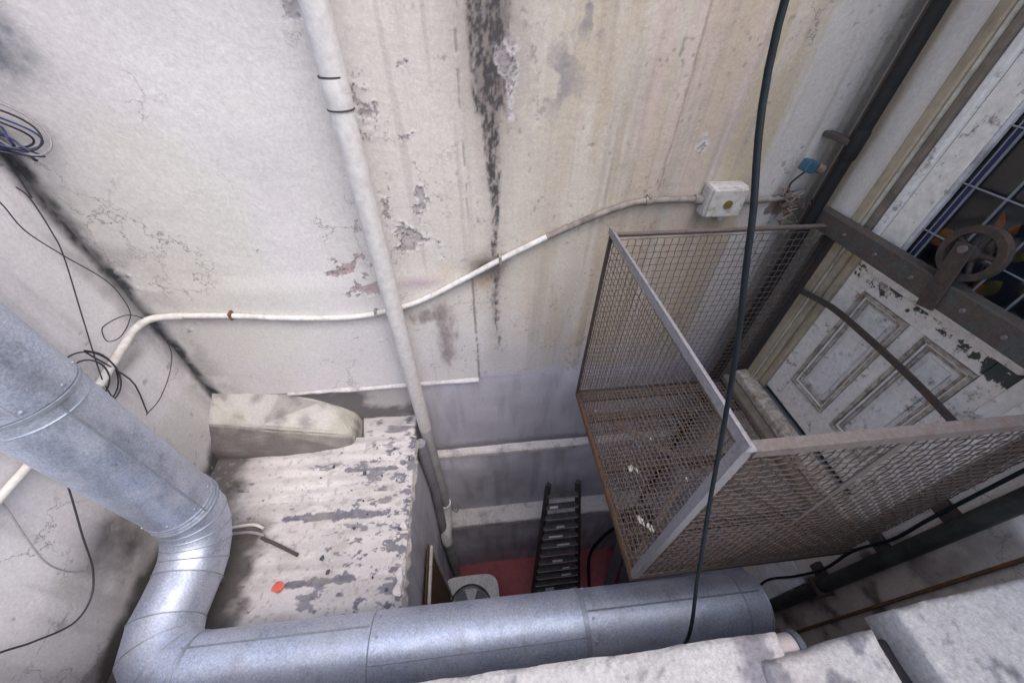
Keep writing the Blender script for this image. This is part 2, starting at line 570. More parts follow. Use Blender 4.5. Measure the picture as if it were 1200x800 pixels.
def paint_back(u, v, P):
    x, z = P[:, 0], P[:, 2]
    n1 = fbm(x * 2.2, z * 2.2, 1, 5)
    n2 = fbm(x * 16, z * 1.2, 11, 4)
    n3 = fbm(x * 42, z * 42, 21, 4)
    n4 = fbm(x * 9, z * 9, 31, 5)
    wob = (fbm(x * 0 + 3, z * 6, 41, 4) - 0.5)
    c = np.repeat(WHITE[None, :], len(x), 0) * (0.86 + 0.28 * n1)[:, None]
    c = mixc(c, (0.61, 0.595, 0.545), sm(0.45, 0.7, fbm(x * 1.6, z * 1.0, 51, 4)) * 0.6)
    c = c * (1 - 0.10 * sm(0.48, 0.75, n2) * sm(-0.6, 0.1, x) * sm(0.35, 0.6, n1))[:, None]
    right = sm(-0.05, 0.70, x)
    c = mixc(c, (0.605, 0.565, 0.50), sm(-0.9, 0.0, x) * sm(0.1, 0.6, z) * 0.75)
    c = mixc(c, (0.47, 0.40, 0.32), right * (0.55 + 0.75 * sm(0.34, 0.64, n2)))
    c = mixc(c, (0.56, 0.455, 0.42), right * sm(0.5, 0.72, fbm(x * 8, z * 0.7, 61, 3)) * 0.7)
    c = mixc(c, (0.48, 0.40, 0.29), ga(x, 1.08, 0.14) * sm(0.35, 0.7, n2) * 0.85)
    c = mixc(c, (0.36, 0.32, 0.28), right * sm(0.55, 0.8, fbm(x * 26, z * 1.6, 63, 4)) * 0.5)
    # pale repaint strip near the corner and grey band
    edge = 1.24 + wob * 0.012
    c = mixc(c, (0.57, 0.53, 0.51), sm(edge - 0.004, edge + 0.004, x) * (0.75 + 0.2 * n4))
    c = mixc(c, (0.38, 0.35, 0.31), sm(1.478 + wob * 0.008, 1.486 + wob * 0.008, x) * 0.92)
    # run down streaks
    cen = 0.10 + wob * 0.014
    top = sm(0.95, 1.60, z)
    wd = 0.018 + 0.034 * top + 0.012 * sm(0.85, 0.65, z)
    am = (0.72 + 0.95 * top) * sm(-0.02, 0.12, z) * np.where(z < 0.62, 0.85, 1.0)
    sub = fbm(x * 70, z * 2.2, 65, 4)
    rag = fbm(x * 24, z * 7, 66, 5)
    env = ga(x, cen, wd * 1.15) * am
    gr_ = fbm(x * 90, z * 36, 68, 4, 0.65)
    m1 = sm(0.28, 1.05, env * 0.95 + (rag - 0.5) * 1.3 * sm(0.1, 0.5, env) + (gr_ - 0.5) * 0.7 * sm(0.1, 0.5, env) + (sub - 0.5) * 0.25 * sm(0.1, 0.5, env))
    c = mixc(c, (0.17, 0.158, 0.165), (0.4 + n3) * ga(x, cen + 0.01, 0.06) * sm(1.30, 1.5, z) * sm(0.35, 0.65, rag) * 0.9)
    blot = sm(0.52, 0.62, fbm(x * 13, z * 11, 69, 5, 0.6))
    c = mixc(c, (0.27, 0.25, 0.255), np.maximum(ga(x, 0.42, 0.12) * sm(1.52, 1.66, z), ga(x, 0.34, 0.07) * ga(z, 1.48, 0.11)) * blot * (0.5 + 0.7 * n3))
    c = mixc(c, (0.30, 0.25, 0.23), ga(x, cen, wd * 2.6) * am * 0.5)
    c = mixc(c, (0.075, 0.068, 0.070), m1 * (0.42 + 0.95 * sm(0.3, 0.7, gr_)) * 0.85)
    rg2 = fbm(x * 20, z * 8, 67, 5, 0.6)
    S = np.maximum(ga(x, -0.185 + 0.03 * z, 0.065) * sm(0.0, 0.2, z) * sm(0.64, 0.5, z) * 0.85, ga(x, -0.27, 0.13) * ga(z, 0.475, 0.06) * 0.75)
    c = mixc(c, (0.15, 0.12, 0.115), sm(0.30, 0.85, S + (rg2 - 0.5) * 1.1 * sm(0.05, 0.4, S)) * (0.55 + 0.6 * n3) * 0.95)
    c = mixc(c, (0.40, 0.345, 0.345), S * 0.5)
    c = mixc(c, (0.11, 0.085, 0.07), ga(x, 0.06, 0.09) * ga(z, 0.74, 0.07) * (0.1 + 1.3 * n4) * 1.4)
    c = mixc(c, (0.42, 0.25, 0.12), ga(x, 0.035, 0.045) * ga(z, 0.66, 0.05) * 0.7 * n3)
    c = mixc(c, (0.46, 0.33, 0.20), ga(x, -0.15, 0.06) * ga(z, 0.72, 0.05) * 0.8 * n4)
    c = mixc(c, (0.46, 0.36, 0.40), ga(x, -0.27, 0.10) * ga(z, 0.68, 0.03) * 0.9)
    # other thin vertical runs
    runs = sm(0.60, 0.80, fbm(x * 30, z * 0.9, 71, 3)) * sm(-1.0, 0.2, x)
    c = mixc(c, (0.30, 0.26, 0.24), runs * 0.35)
    # darker band under the conduit
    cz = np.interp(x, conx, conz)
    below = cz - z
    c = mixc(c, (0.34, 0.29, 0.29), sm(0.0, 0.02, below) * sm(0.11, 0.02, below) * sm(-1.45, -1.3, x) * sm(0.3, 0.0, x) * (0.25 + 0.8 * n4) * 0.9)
    # inner corner mould
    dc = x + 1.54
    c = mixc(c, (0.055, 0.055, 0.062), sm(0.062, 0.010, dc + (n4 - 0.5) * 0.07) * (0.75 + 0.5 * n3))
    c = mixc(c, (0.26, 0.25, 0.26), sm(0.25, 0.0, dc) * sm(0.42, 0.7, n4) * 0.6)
    c = mixc(c, (0.12, 0.14, 0.17), sm(-1.17, -1.34, x + (n4 - 0.5) * 0.12) * sm(1.40, 1.58, z) * (0.4 + 0.9 * n3))
    # grey blue damp-proof coat below
    zz = z + (n4 - 0.5) * 0.06
    low = sm(0.03, -0.03, zz) * sm(-0.03, -0.01, x)
    c = mixc(c, (0.485, 0.475, 0.545), low * 0.95)
    c = mixc(c, (0.46, 0.45, 0.48), sm(0.30, 0.05, zz) * sm(-0.02, 0.0, x) * (1 - low) * 0.5)
    # peeled places
    p = np.zeros_like(x)
    xw = x + (fbm(x * 14, z * 14, 101, 4, 0.6) - 0.5) * 0.13
    zw = z + (fbm(x * 14, z * 14, 103, 4, 0.6) - 0.5) * 0.15
    for (px, pz, rx, rz, s) in PEELS:
        p = np.maximum(p, np.exp(-(((xw - px) / rx) ** 2 + ((zw - pz) / rz) ** 2)) * s)
    q1 = (fbm(x * 11, z * 11, 81, 5, 0.6) - 0.5) * 1.5
    q2 = fbm(x * 46, z * 46, 83, 4, 0.6)
    pm = p + q1 * np.clip(p * 1.6, 0, 0.6)
    crumb = sm(0.20, 0.42, pm)                       # blistered, crumbling zone
    peel = sm(0.46, 0.50, pm + (q2 - 0.5) * 0.25)      # coat gone
    flake = np.abs(fbm(x * 30, z * 30, 85, 4, 0.6) - 0.5)
    line = sm(0.035, 0.008, flake) * crumb * sm(0.30, 0.55, q2)
    c = mixc(c, (0.62, 0.60, 0.61), crumb * (1 - peel) * 0.6)
    col_p = np.where((x > 1.2)[:, None], np.array((0.24, 0.15, 0.11))[None, :], np.array((0.40, 0.36, 0.365))[None, :])
    pinkz = (ga(x, -0.55, 0.16) * ga(z, 0.74, 0.14))[:, None]
    col_p = col_p * (1 - pinkz) + np.array((0.35, 0.26, 0.26)) * pinkz
    c = c * (1 - 0.85 * peel[:, None]) + col_p * (0.7 + 0.6 * n3)[:, None] * 0.85 * peel[:, None]
    rim = sm(0.38, 0.46, pm + (q2 - 0.5) * 0.25) * (1 - peel)
    c = mixc(c, (0.13, 0.11, 0.11), np.maximum(line * 0.85, sm(0.445, 0.47, pm + (q2 - 0.5) * 0.25) * sm(0.50, 0.475, pm + (q2 - 0.5) * 0.25) * 0.8))  # crack lines, plus the shade of the peel step painted along its rim
    # stray chips
    chip = 0.6 * sm(0.735, 0.75, fbm(x * 34, z * 34, 87, 4, 0.6)) * sm(0.55, 0.68, fbm(x * 3.1, z * 3.1, 88, 4)) * sm(-0.55, -0.3, x)
    c = mixc(c, (0.22, 0.20, 0.205), chip * 0.8)
    # cracks
    k = np.abs(fbm(x * 5, z * 4, 91, 5, 0.55) - 0.5)
    crack = x * 0
    kx = np.abs(x - (-0.012 + (fbm(z * 14, z * 0, 97, 4) - 0.5) * 0.012))
    ck2 = 0.6 * sm(0.0055, 0.002, kx) * sm(0.9, 1.1, z) * sm(0.45, 0.55, fbm(z * 17, z * 0 + 4, 98, 3))
    kd = np.abs(x - (0.80 + (fbm(z * 9, z * 0, 99, 3) - 0.5) * 0.015))
    ck3 = sm(0.006, 0.002, kd) * sm(1.06, 1.1, z)
    crack = np.maximum(crack, np.maximum(ck2, ck3 * 0.5))
    c = mixc(c, (0.12, 0.10, 0.10), crack * 0.8)
    # specks
    sp = sm(0.84, 0.90, vn(x * 70, z * 70, 101)) * sm(0.5, 0.7, n4) * sm(-0.6, -0.2, x)
    c = mixc(c, (0.2, 0.18, 0.18), sp * 0.55)
    d = (n1 - 0.5) * 0.010 + (n4 - 0.5) * 0.0022 - 0.0024 * peel + 0.0030 * rim * q2 + (q2 - 0.5) * 0.006 * crumb * (1 - peel) - 0.003 * crack - 0.002 * chip + (n3 - 0.5) * 0.0012
    # thicker coat left of the joint
    lay = sm(0.004, -0.004, x + 0.018 + wob * 0.004) * sm(0.78, 0.66, z)
    d = d + lay * 0.008
    d = d - 0.03 * ga(x, 1.44, 0.05) * ga(z, 1.0, 0.05) * n4 * 1.5
    c = mixc(c, (0.20, 0.17, 0.16), sm(0.010, 0.002, np.abs(x + 0.014 + wob * 0.004)) * sm(0.78, 0.66, z) * sm(0.35, 0.6, n3 + 0.1) * 0.8)  # drop shadow of the thicker coat, drawn dark along its edge
    return c, d


def paint_back_low(u, v, P):
    x, z = P[:, 0], P[:, 2]
    n1 = fbm(x * 3, z * 3, 5, 5)
    n2 = fbm(x * 18, z * 2.5, 15, 4)
    n3 = fbm(x * 30, z * 30, 25, 4)
    c = np.repeat(np.array((0.485, 0.475, 0.545))[None, :], len(x), 0) * (0.75 + 0.5 * n1)[:, None]
    c = mixc(c, (0.26, 0.25, 0.29), sm(0.45, 0.75, n2) * 0.3)
    left = sm(-0.40, -0.47, x + (n1 - .5) * .04)
    c = mixc(c, (0.42, 0.40, 0.39), left * 0.8)
    c = mixc(c, (0.12, 0.115, 0.12), left * sm(0.40, 0.66, fbm(x * 5, z * 6, 35, 5)) * 0.9)
    c = mixc(c, (0.14, 0.13, 0.14), sm(-0.76, -0.84, z + (n3 - .5) * .04) * 0.7)
    c = mixc(c, (0.50, 0.49, 0.50), sm(-0.03, 0.03, z) * sm(-0.02, -0.04, x))
    return c, (n1 - 0.5) * 0.012 + (n3 - 0.5) * 0.002


def paint_pit(u, v, P):
    x, z = P[:, 0] + P[:, 1], P[:, 2]
    n1 = fbm(x * 3, z * 3, 6, 5)
    n2 = fbm(x * 15, z * 2, 16, 4)
    c = np.repeat(np.array((0.56, 0.56, 0.65))[None, :], len(x), 0) * (0.6 + 0.8 * n1)[:, None]
    c = mixc(c, (0.22, 0.22, 0.26), sm(0.45, 0.75, n2) * 0.4)
    return c, (n1 - 0.5) * 0.01


bw = thing('plaster_wall', 'tall stained white plaster wall with peeling paint and dark streaks behind the drain pipe', 'wall', (0, 1.6, -3.1))
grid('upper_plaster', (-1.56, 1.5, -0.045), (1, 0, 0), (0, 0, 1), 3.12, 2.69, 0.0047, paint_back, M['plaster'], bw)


grid('damp_wall', (-1.56, 1.506, -0.90), (1, 0, 0), (0, 0, 1), 3.12, 0.86, 0.008, paint_back_low, M['render_low'], bw)
MB().box((-1.6, 1.53, -3.1), (1.6, 1.8, 2.65)).build('wall_core', M['core'], bw)
# lower, thicker storeys and their white ledges
grid('pit_wall', (-0.9, 1.46, -1.98), (1, 0, 0), (0, 0, 1), 2.45, 1.09, 0.02, paint_pit, M['render_low'], bw)
grid('pit_wall', (-0.9, 1.315, -3.1), (1, 0, 0), (0, 0, 1), 2.45, 1.16, 0.02, paint_pit, M['render_low'], bw)


def rough_bar(name, x0, x1, y0, y1, z0, z1, mat, parent, seg=60, amp=0.006, seed=3):
    """long plastered ledge, uneven along its front edge"""
    V, F = [], []
    for i in range(seg + 1):
        x = x0 + (x1 - x0) * i / seg
        a = (float(fbm(np.array([x * 9.0]), np.array([seed * 1.0]), seed, 4)[0]) - 0.5) * 2 * amp
        b = (float(fbm(np.array([x * 7.0]), np.array([seed + 5.0]), seed + 9, 4)[0]) - 0.5) * 2 * amp
        V += [(x, y1, z0), (x, y0 + a, z0), (x, y0 + a, z1 - 0.012), (x, y0 + a + 0.01, z1 + b), (x, y1, z1 + b)]
    for i in range(seg):
        for k in range(4):
            F.append((i * 5 + k, i * 5 + k + 1, (i + 1) * 5 + k + 1, (i + 1) * 5 + k))
    F += [(0, 1, 2, 3, 4), tuple(seg * 5 + k for k in (4, 3, 2, 1, 0))]
    return obj(name, V, F, mat, parent)


rough_bar('ledge', -0.62, 1.55, 1.447, 1.52, -0.915, -0.865, M['ledge'], bw, seed=3)
rough_bar('ledge', -0.62, 1.55, 1.308, 1.48, -1.975, -1.90, M['ledge'], bw, seed=8)
rough_bar('ledge', -1.15, -0.018, 1.480, 1.52, -0.062, -0.04, M['ledge'], bw, seed=12, amp=0.008)


# ---- left wall
def paint_left(u, v, P):
    y, z = P[:, 1], P[:, 2]
    n1 = fbm(y * 2.4, z * 2.4, 2, 5)
    n3 = fbm(y * 40, z * 40, 22, 4)
    n4 = fbm(y * 8, z * 8, 32, 5)
    n2 = fbm(y * 14, z * 1.4, 12, 4)
    c = np.repeat(np.array((0.72, 0.70, 0.72))[None, :], len(y), 0) * (0.86 + 0.3 * n1)[:, None]
    c = mixc(c, (0.50, 0.50, 0.46), sm(0.5, 0.7, fbm(y * 1.5, z * 2, 42, 4)) * 0.5)
    c = mixc(c, (0.34, 0.33, 0.34), sm(0.52, 0.78, n2) * 0.35)
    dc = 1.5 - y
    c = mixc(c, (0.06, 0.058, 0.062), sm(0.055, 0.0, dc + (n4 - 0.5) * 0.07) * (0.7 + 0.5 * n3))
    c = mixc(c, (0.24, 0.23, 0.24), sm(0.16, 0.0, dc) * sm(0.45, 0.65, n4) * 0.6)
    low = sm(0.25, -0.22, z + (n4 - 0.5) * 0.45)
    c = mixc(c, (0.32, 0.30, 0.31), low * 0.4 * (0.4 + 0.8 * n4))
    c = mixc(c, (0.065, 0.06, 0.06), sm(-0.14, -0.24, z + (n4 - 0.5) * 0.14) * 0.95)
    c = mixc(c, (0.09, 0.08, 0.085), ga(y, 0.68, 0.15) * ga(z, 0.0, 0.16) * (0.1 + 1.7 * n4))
    c = mixc(c, (0.13, 0.10, 0.075), ga(y, 1.27, 0.10) * ga(z, 0.49, 0.03) * (0.3 + 0.8 * n4))
    nn = fbm(y * 22, z * 22, 82, 5, 0.6)
    peel = sm(0.675, 0.695, nn * 0.8 + 0.10 * sm(0.5, 0.75, n4) + 0.08 * sm(0.3, 0.0, z))
    c = c * (1 - 0.7 * peel[:, None]) + np.array((0.33, 0.31, 0.32)) * 0.7 * peel[:, None]
    k = np.abs(fbm(y * 3.5, z * 3.5, 92, 5, 0.55) - 0.5)
    crack = y * 0
    c = mixc(c, (0.15, 0.13, 0.13), crack * 0.7)
    d = (n1 - 0.5) * 0.010 + (n4 - 0.5) * 0.002 - 0.002 * peel - 0.003 * crack
    return c, d


lw = thing('plaster_wall', 'pale plaster wall with hanging wires running behind the upright metal duct', 'wall', (-1.6, 0.5, -3.1))
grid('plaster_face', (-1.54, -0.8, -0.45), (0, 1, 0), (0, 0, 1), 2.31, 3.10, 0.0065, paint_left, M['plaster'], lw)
MB().box((-1.8, -0.8, -3.1), (-1.575, 1.52, 2.65)).build('wall_core', M['core'], lw)


# ---- right wall with door opening (y 0.41..1.265, z 0.10..2.35)
def paint_right(u, v, P):
    y, z = P[:, 1], P[:, 2]
    n1 = fbm(y * 3, z * 3, 7, 5)
    n4 = fbm(y * 10, z * 10, 37, 5)
    n2 = fbm(y * 18, z * 1.5, 17, 4)
    c = np.repeat(np.array((0.74, 0.675, 0.61))[None, :], len(y), 0) * (0.85 + 0.3 * n1)[:, None]
    c = mixc(c, (0.30, 0.24, 0.17), sm(1.375, 1.40, y) * 0.8)
    c = mixc(c, (0.40, 0.33, 0.24), sm(0.55, 0.8, n2) * 0.4)
    c = mixc(c, (0.26, 0.235, 0.215), sm(0.98, 0.85, z) * sm(1.24, 1.30, y) * 0.85)
    low = sm(0.55, -0.1, z) * sm(0.36, 0.32, y)
    c = mixc(c, (0.34, 0.27, 0.245), low * 0.7 * (0.5 + n4))
    c = mixc(c, (0.08, 0.07, 0.065), sm(0.52, 0.72, n4) * low * 0.8)
    c = mixc(c, (0.10, 0.085, 0.08), ga(y, 0.22, 0.05) * sm(0.4, 0.7, fbm(y * 6, z * 6, 57, 4)) * 0.6)
    return c, (n1 - 0.5) * 0.008 + (n4 - 0.5) * 0.003


rw = thing('plaster_wall', 'grimy wall with the door opening, behind the caged balcony', 'wall', (1.65, 0.5, -3.1))
grid('plaster_face', (1.55, 1.52, -0.9), (0, -1, 0), (0, 0, 1), 0.255, 2.9, 0.008, paint_right, M['plaster'], rw)
grid('plaster_face', (1.55, 0.41, -0.9), (0, -1, 0), (0, 0, 1), 1.2, 3.2, 0.010, paint_right, M['plaster'], rw)
grid('plaster_face', (1.55, 1.265, -0.9), (0, -1, 0), (0, 0, 1), 0.855, 0.98, 0.010, paint_right, M['plaster'], rw)
grid('pit_wall', (1.55, 1.52, -3.1), (0, -1, 0), (0, 0, 1), 2.1, 2.2, 0.03, paint_pit, M['render_low'], rw)
MB().box((1.57, 1.265, -0.9), (1.8, 1.52, 2.65)).box((1.57, -0.8, -0.9), (1.8, 0.41, 2.65)).box((1.57, 0.41, -0.9), (1.8, 1.265, 0.075)).box(
    (1.57, 0.41, 2.35), (1.8, 1.265, 2.65)).box((1.575, -0.6, -3.1), (1.8, 1.52, -0.9)).build('wall_core', M['core'], rw)


# ---- front parapet below the camera
def paint_cope(u, v, P):
    x, y = P[:, 0], P[:, 1]
    n1 = fbm(x * 4, y * 4, 9, 5)
    n4 = fbm(x * 12, y * 12 + P[:, 2] * 9, 39, 5)
    n3 = fbm(x * 45, y * 45, 29, 4)
    c = np.repeat(np.array((0.50, 0.485, 0.485))[None, :], len(x), 0) * (0.8 + 0.35 * n1)[:, None]
    c = mixc(c, (0.46, 0.40, 0.405), ga(x, 0.62, 0.08) * 0.5)
    c = mixc(c, (0.15, 0.15, 0.18), sm(0.56, 0.66, n4 * 0.75 + n3 * 0.25 - 0.07 + 0.22 * ga(x, 0.66, 0.13)) * 0.75)
    c = mixc(c, (0.14, 0.13, 0.14), sm(0.72, 0.8, n3) * 0.5)
    return c, (n1 - 0.5) * 0.016 + (n4 - 0.5) * 0.009 + (n3 - 0.5) * 0.005


def slab(name, outline, z0, z1, step, mat, parent, paint=paint_cope, seed=0, edge=0.007):
    """plastered slab from a quadrilateral outline (a,b,c,d), relief top and rounded rim"""
    a, b, c_, d = [np.array(p, float) for p in outline]
    nu = max(6, int(np.linalg.norm(b - a) / step))
    nv = max(6, int(np.linalg.norm(d - a) / step))
    s, t = np.meshgrid(np.linspace(0, 1, nu), np.linspace(0, 1, nv))
    s, t = s.ravel()[:, None], t.ravel()[:, None]
    XY = (a * (1 - s) + b * s) * (1 - t) + (d * (1 - s) + c_ * s) * t
    XY = XY + np.stack([fbm(XY[:, 0] * 14, XY[:, 1] * 14, 201, 4) - 0.5, fbm(XY[:, 0] * 14, XY[:, 1] * 14, 203, 4) - 0.5], 1) * 0.010
    P = np.concatenate([XY, np.full((len(XY), 1), z1)], 1)
    col, dd = paint(None, None, P)
    du = np.minimum(s, 1 - s)[:, 0] * np.linalg.norm(b - a)
    dv = np.minimum(t, 1 - t)[:, 0] * np.linalg.norm(d - a)
    e = np.minimum(du, dv)
    P[:, 2] += dd - edge * (1 - np.sqrt(np.clip(1 - (1 - np.clip(e / (edge * 1.4), 0, 1)) ** 2, 0, 1)))
    idx = np.arange(nu * nv).reshape(nv, nu)
    F = np.stack([idx[:-1, :-1], idx[:-1, 1:], idx[1:, 1:], idx[1:, :-1]], -1).reshape(-1, 4).tolist()
    rim = list(idx[0, :]) + list(idx[1:, -1]) + list(idx[-1, -2::-1]) + list(idx[-2:0:-1, 0])
    V = P.tolist()
    base = len(V)
    cols = col.tolist()
    for i in rim:
        w = (float(vn(np.array([P[i, 0] * 30]), np.array([P[i, 1] * 30]), seed)[0]) - 0.5) * 0.01
        V.append([P[i, 0] + w * 0.4, P[i, 1] + w * 0.4, z0])
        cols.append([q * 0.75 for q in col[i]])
    m = len(rim)
    for k in range(m):
        F.append((int(rim[k]), int(rim[(k + 1) % m]), base + (k + 1) % m, base + k))
    o = obj(name, V, [tuple(f) for f in F], mat, parent, True)
    at = o.data.color_attributes.new('Col', 'FLOAT_COLOR', 'POINT')
    c4 = np.concatenate([np.clip(np.array(cols), 0.004, 0.9), np.ones((len(cols), 1))], 1)
    at.data.foreach_set('color', c4.astype(np.float32).ravel())
    return o


pw = thing('parapet', 'low plastered parapet with cracked coping in front of the round duct', 'parapet', (0, -0.2, -3.1))
MB().box((-1.575, -0.4, -3.1), (1.575, 0.03, 0.49)).build('parapet_wall', M['core'], pw)
slab('coping', [(-1.57, -0.42), (0.66, -0.42), (0.66, 0.083), (-1.57, 0.083)], 0.50, 0.60, 0.009, M['coping'], pw, seed=1)
slab('coping', [(0.56, -0.45), (0.845, -0.45), (0.893, 0.060), (0.585, 0.036)], 0.55, 0.612, 0.007, M['coping'], pw, seed=2, edge=0.014)
slab('coping', [(0.955, -0.45), (1.56, -0.45), (1.56, 0.128), (0.972, 0.092)], 0.50, 0.615, 0.007, M['coping'], pw, seed=3)
MB().box((0.83, -0.44, 0.491), (0.98, 0.045, 0.525), 0.01).build('gap_shade_box', M['gapshade'], pw)  # near-black box: shade of the open gap given as colour
v, f = tube_geo([(0.60, 0.052, 0.567), (0.705, 0.054, 0.562)], [0.026, 0.028], 18)
o = obj('clay_pipe_end', v, f, M['clay'], pw, True)
v, f = tube_geo([(0.7, 0.054, 0.562), (0.715, 0.054, 0.561)], [0.034, 0.034], 18)
obj('clay_pipe_rim', v, f, M['chip'], pw, True)


# ---- lean-to with painted corrugated roof on the left of the shaft
RZ = lambda x: -0.285 - 0.075 * (x + 1.54)


def paint_roof(u, v, P):
    x, y = P[:, 0], P[:, 1]
    n1 = fbm(x * 3, y * 5, 4, 5)
    n4 = fbm(x * 9, y * 14, 34, 5)
    n3 = fbm(x * 40, y * 40, 24, 4)
    c = np.repeat(np.array((0.56, 0.54, 0.55))[None, :], len(x), 0) * (0.84 + 0.3 * n1)[:, None]
    c = mixc(c, (0.36, 0.35, 0.37), sm(0.48, 0.7, fbm(x * 5, y * 22, 44, 4)) * 0.4)
    # long flaked strips along the corrugation
    s1 = ga(y, 0.865, 0.022) * sm(-1.13, -1.06, x) * sm(-0.56, -0.64, x)
    s2 = ga(y, 0.562, 0.017) * sm(-1.0, -0.96, x) * sm(-0.62, -0.72, x)
    s3 = ga(y, 1.12, 0.012) * sm(-0.85, -0.8, x) * sm(-0.5, -0.6, x) * 0.6
    nn = fbm(x * 22, y * 34, 84, 5, 0.62)
    dens = 0.12 * sm(-1.0, -0.55, x) + 0.13 * sm(-0.62, -0.46, x) + 0.045
    pl = sm(0.655, 0.675, nn * 0.82 + dens * 0.75 + 0.50 * np.maximum(np.maximum(s1, s2), s3))
    pb = sm(0.70, 0.73, fbm(x * 7, y * 15, 86, 5, 0.6) + 0.09 * sm(-0.9, -0.5, x) - 0.01 + (n3 - 0.5) * 0.08)
    pl = np.maximum(pl, pb * 0.85)
    cp = np.array((0.135, 0.135, 0.175))[None, :] * (0.6 + 0.8 * n3)[:, None]
    c = c * (1 - 0.92 * pl[:, None]) + cp * 0.92 * pl[:, None]
    c = mixc(c, (0.33, 0.30, 0.28), sm(0.5, 0.75, n4) * 0.35)
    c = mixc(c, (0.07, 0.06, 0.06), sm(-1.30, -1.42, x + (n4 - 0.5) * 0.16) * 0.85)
    c = mixc(c, (0.30, 0.27, 0.27), sm(0.78, 0.84, vn(x * 60, y * 60, 104)) * 0.5)
    c = mixc(c, (0.075, 0.065, 0.065), sm(-1.10, -1.19, x + (n4 - 0.5) * 0.14) * sm(0.95, 0.80, y + (n4 - 0.5) * 0.1) * 0.9)  # shadow of the duct alongside, painted into the roof colour
    corr = np.cos(y * 2 * math.pi / 0.076) * 0.0036
    wav = (fbm(x * 3, y * 3, 64, 3) - 0.5) * 0.005
    d = corr + wav - 0.0015 * pl + (n3 - 0.5) * 0.0012 - 0.025 * sm(-0.53, -0.45, x) * sm(0.45, 0.7, fbm(x * 0, y * 11, 74, 4))
    return c, d


lt = thing('lean_to', 'low lean-to with flaking white corrugated roof beside the grey duct', 'shed', (-1.0, 0.6, -3.1))
ux = np.array((1.10, 0, RZ(-0.44) - RZ(-1.54)))
ul = np.linalg.norm(ux)
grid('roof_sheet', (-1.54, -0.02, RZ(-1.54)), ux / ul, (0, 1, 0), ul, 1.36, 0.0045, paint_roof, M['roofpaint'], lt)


def lump(name, pts, faces, mat, parent, paintf, sub=4, amp=0.012, freq=12, bev=0.02):
    """hand-shaped lump: coarse hull, subdivided, roughened"""
    bm = bmesh.new()
    vs = [bm.verts.new(p) for p in pts]
    for q in faces: bm.faces.new([vs[i] for i in q])
    bmesh.ops.recalc_face_normals(bm, faces=bm.faces)
    bmesh.ops.bevel(bm, geom=list(bm.edges), offset=bev, segments=2, affect='EDGES', profile=0.5, clamp_overlap=True)
    bmesh.ops.triangulate(bm, faces=bm.faces)
    for _ in range(sub):
        long_e = [e for e in bm.edges if e.calc_length() > 0.012]
        if not long_e or len(bm.verts) > 30000: break
        bmesh.ops.subdivide_edges(bm, edges=long_e, cuts=1, use_grid_fill=True)
        bmesh.ops.triangulate(bm, faces=bm.faces)
    bm.normal_update()
    P = np.array([v.co[:] for v in bm.verts])
    N = np.array([v.normal[:] for v in bm.verts])
    d = (fbm(P[:, 0] * freq, P[:, 1] * freq, 77, 5, 0.55) + fbm(P[:, 0] * freq, P[:, 2] * freq, 79, 5, 0.55) - 1.0) * 1.4 * amp
    for v, n_, q in zip(bm.verts, N, d): v.co += Vector(n_) * float(q)
    me = bpy.data.meshes.new(name)
    bm.to_mesh(me)
    bm.free()
    c = paintf(P, N)
    at = me.color_attributes.new('Col', 'FLOAT_COLOR', 'POINT')
    c4 = np.concatenate([np.clip(c, 0.004, 0.9), np.ones((len(c), 1))], 1)
    at.data.foreach_set('color', c4.astype(np.float32).ravel())
    me.polygons.foreach_set('use_smooth', np.ones(len(me.polygons), bool))
    me.materials.append(mat)
    ob = bpy.data.objects.new(name, me)
    COL.objects.link(ob)
    if parent is not None:
        ob.parent = parent
        ob.matrix_parent_inverse = Matrix.Translation(-wloc(parent))
    return ob


def paint_mortar(P, N):
    x, y, z = P[:, 0], P[:, 1], P[:, 2]
    n1 = 0.5 * (fbm(x * 7, y * 7, 8, 5) + fbm(x * 7, z * 7, 18, 5))
    n4 = 0.5 * (fbm(x * 16, y * 16, 38, 5) + fbm(x * 16, z * 16, 28, 5))
    c = np.repeat(np.array((0.52, 0.51, 0.50))[None, :], len(x), 0) * (0.75 + 0.45 * n1)[:, None]
    c = mixc(c, (0.33, 0.325, 0.24), sm(0.50, 0.64, n1) * 0.55)
    c = mixc(c, (0.12, 0.115, 0.125), sm(0.5, 0.7, n4) * 0.55)
    return c


def paint_pad(P, N):
    c, d = paint_roof(None, None, P)
    return c


def paint_block(P, N):
    c = paint_mortar(P, N)
    n4 = fbm(P[:, 0] * 14, P[:, 2] * 16, 48, 5)
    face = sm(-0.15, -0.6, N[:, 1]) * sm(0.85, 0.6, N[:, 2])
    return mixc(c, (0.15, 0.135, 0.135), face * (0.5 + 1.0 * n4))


# crumbling masonry edge under the sheet and the wall that carries it
rng.seed(3)
ev, ef = [], []
NE = 46
for i in range(NE + 1):
    y = -0.02 + 1.36 * i / NE
    a = rng.uniform(-0.010, 0.014)
    b = rng.uniform(-0.008, 0.016)
    zt = RZ(-0.46) - 0.012 + rng.uniform(-0.012, 0.002)
    ev += [(-0.54, y, zt - 0.01), (-0.462 + a, y, zt), (-0.452 + a * 1.3, y, zt - 0.03), (-0.440 + b, y, zt - 0.075), (-0.463 + a, y, zt - 0.115), (-0.54, y, zt - 0.12)]
for i in range(NE):
    for k in range(5):
        ef.append((i * 6 + k, i * 6 + k + 1, (i + 1) * 6 + k + 1, (i + 1) * 6 + k))
obj('crumbling_edge', ev, ef, M['ledge'], lt)
grid('pit_wall', (-0.475, -0.3, -3.1), (0, 1, 0), (0, 0, 1), 1.82, 2.70, 0.03, paint_pit, M['render_low'], lt)
MB().box((-1.54, -0.3, -3.1), (-0.5, 1.52, -0.46)).build('annex_core', M['pit'], lt)
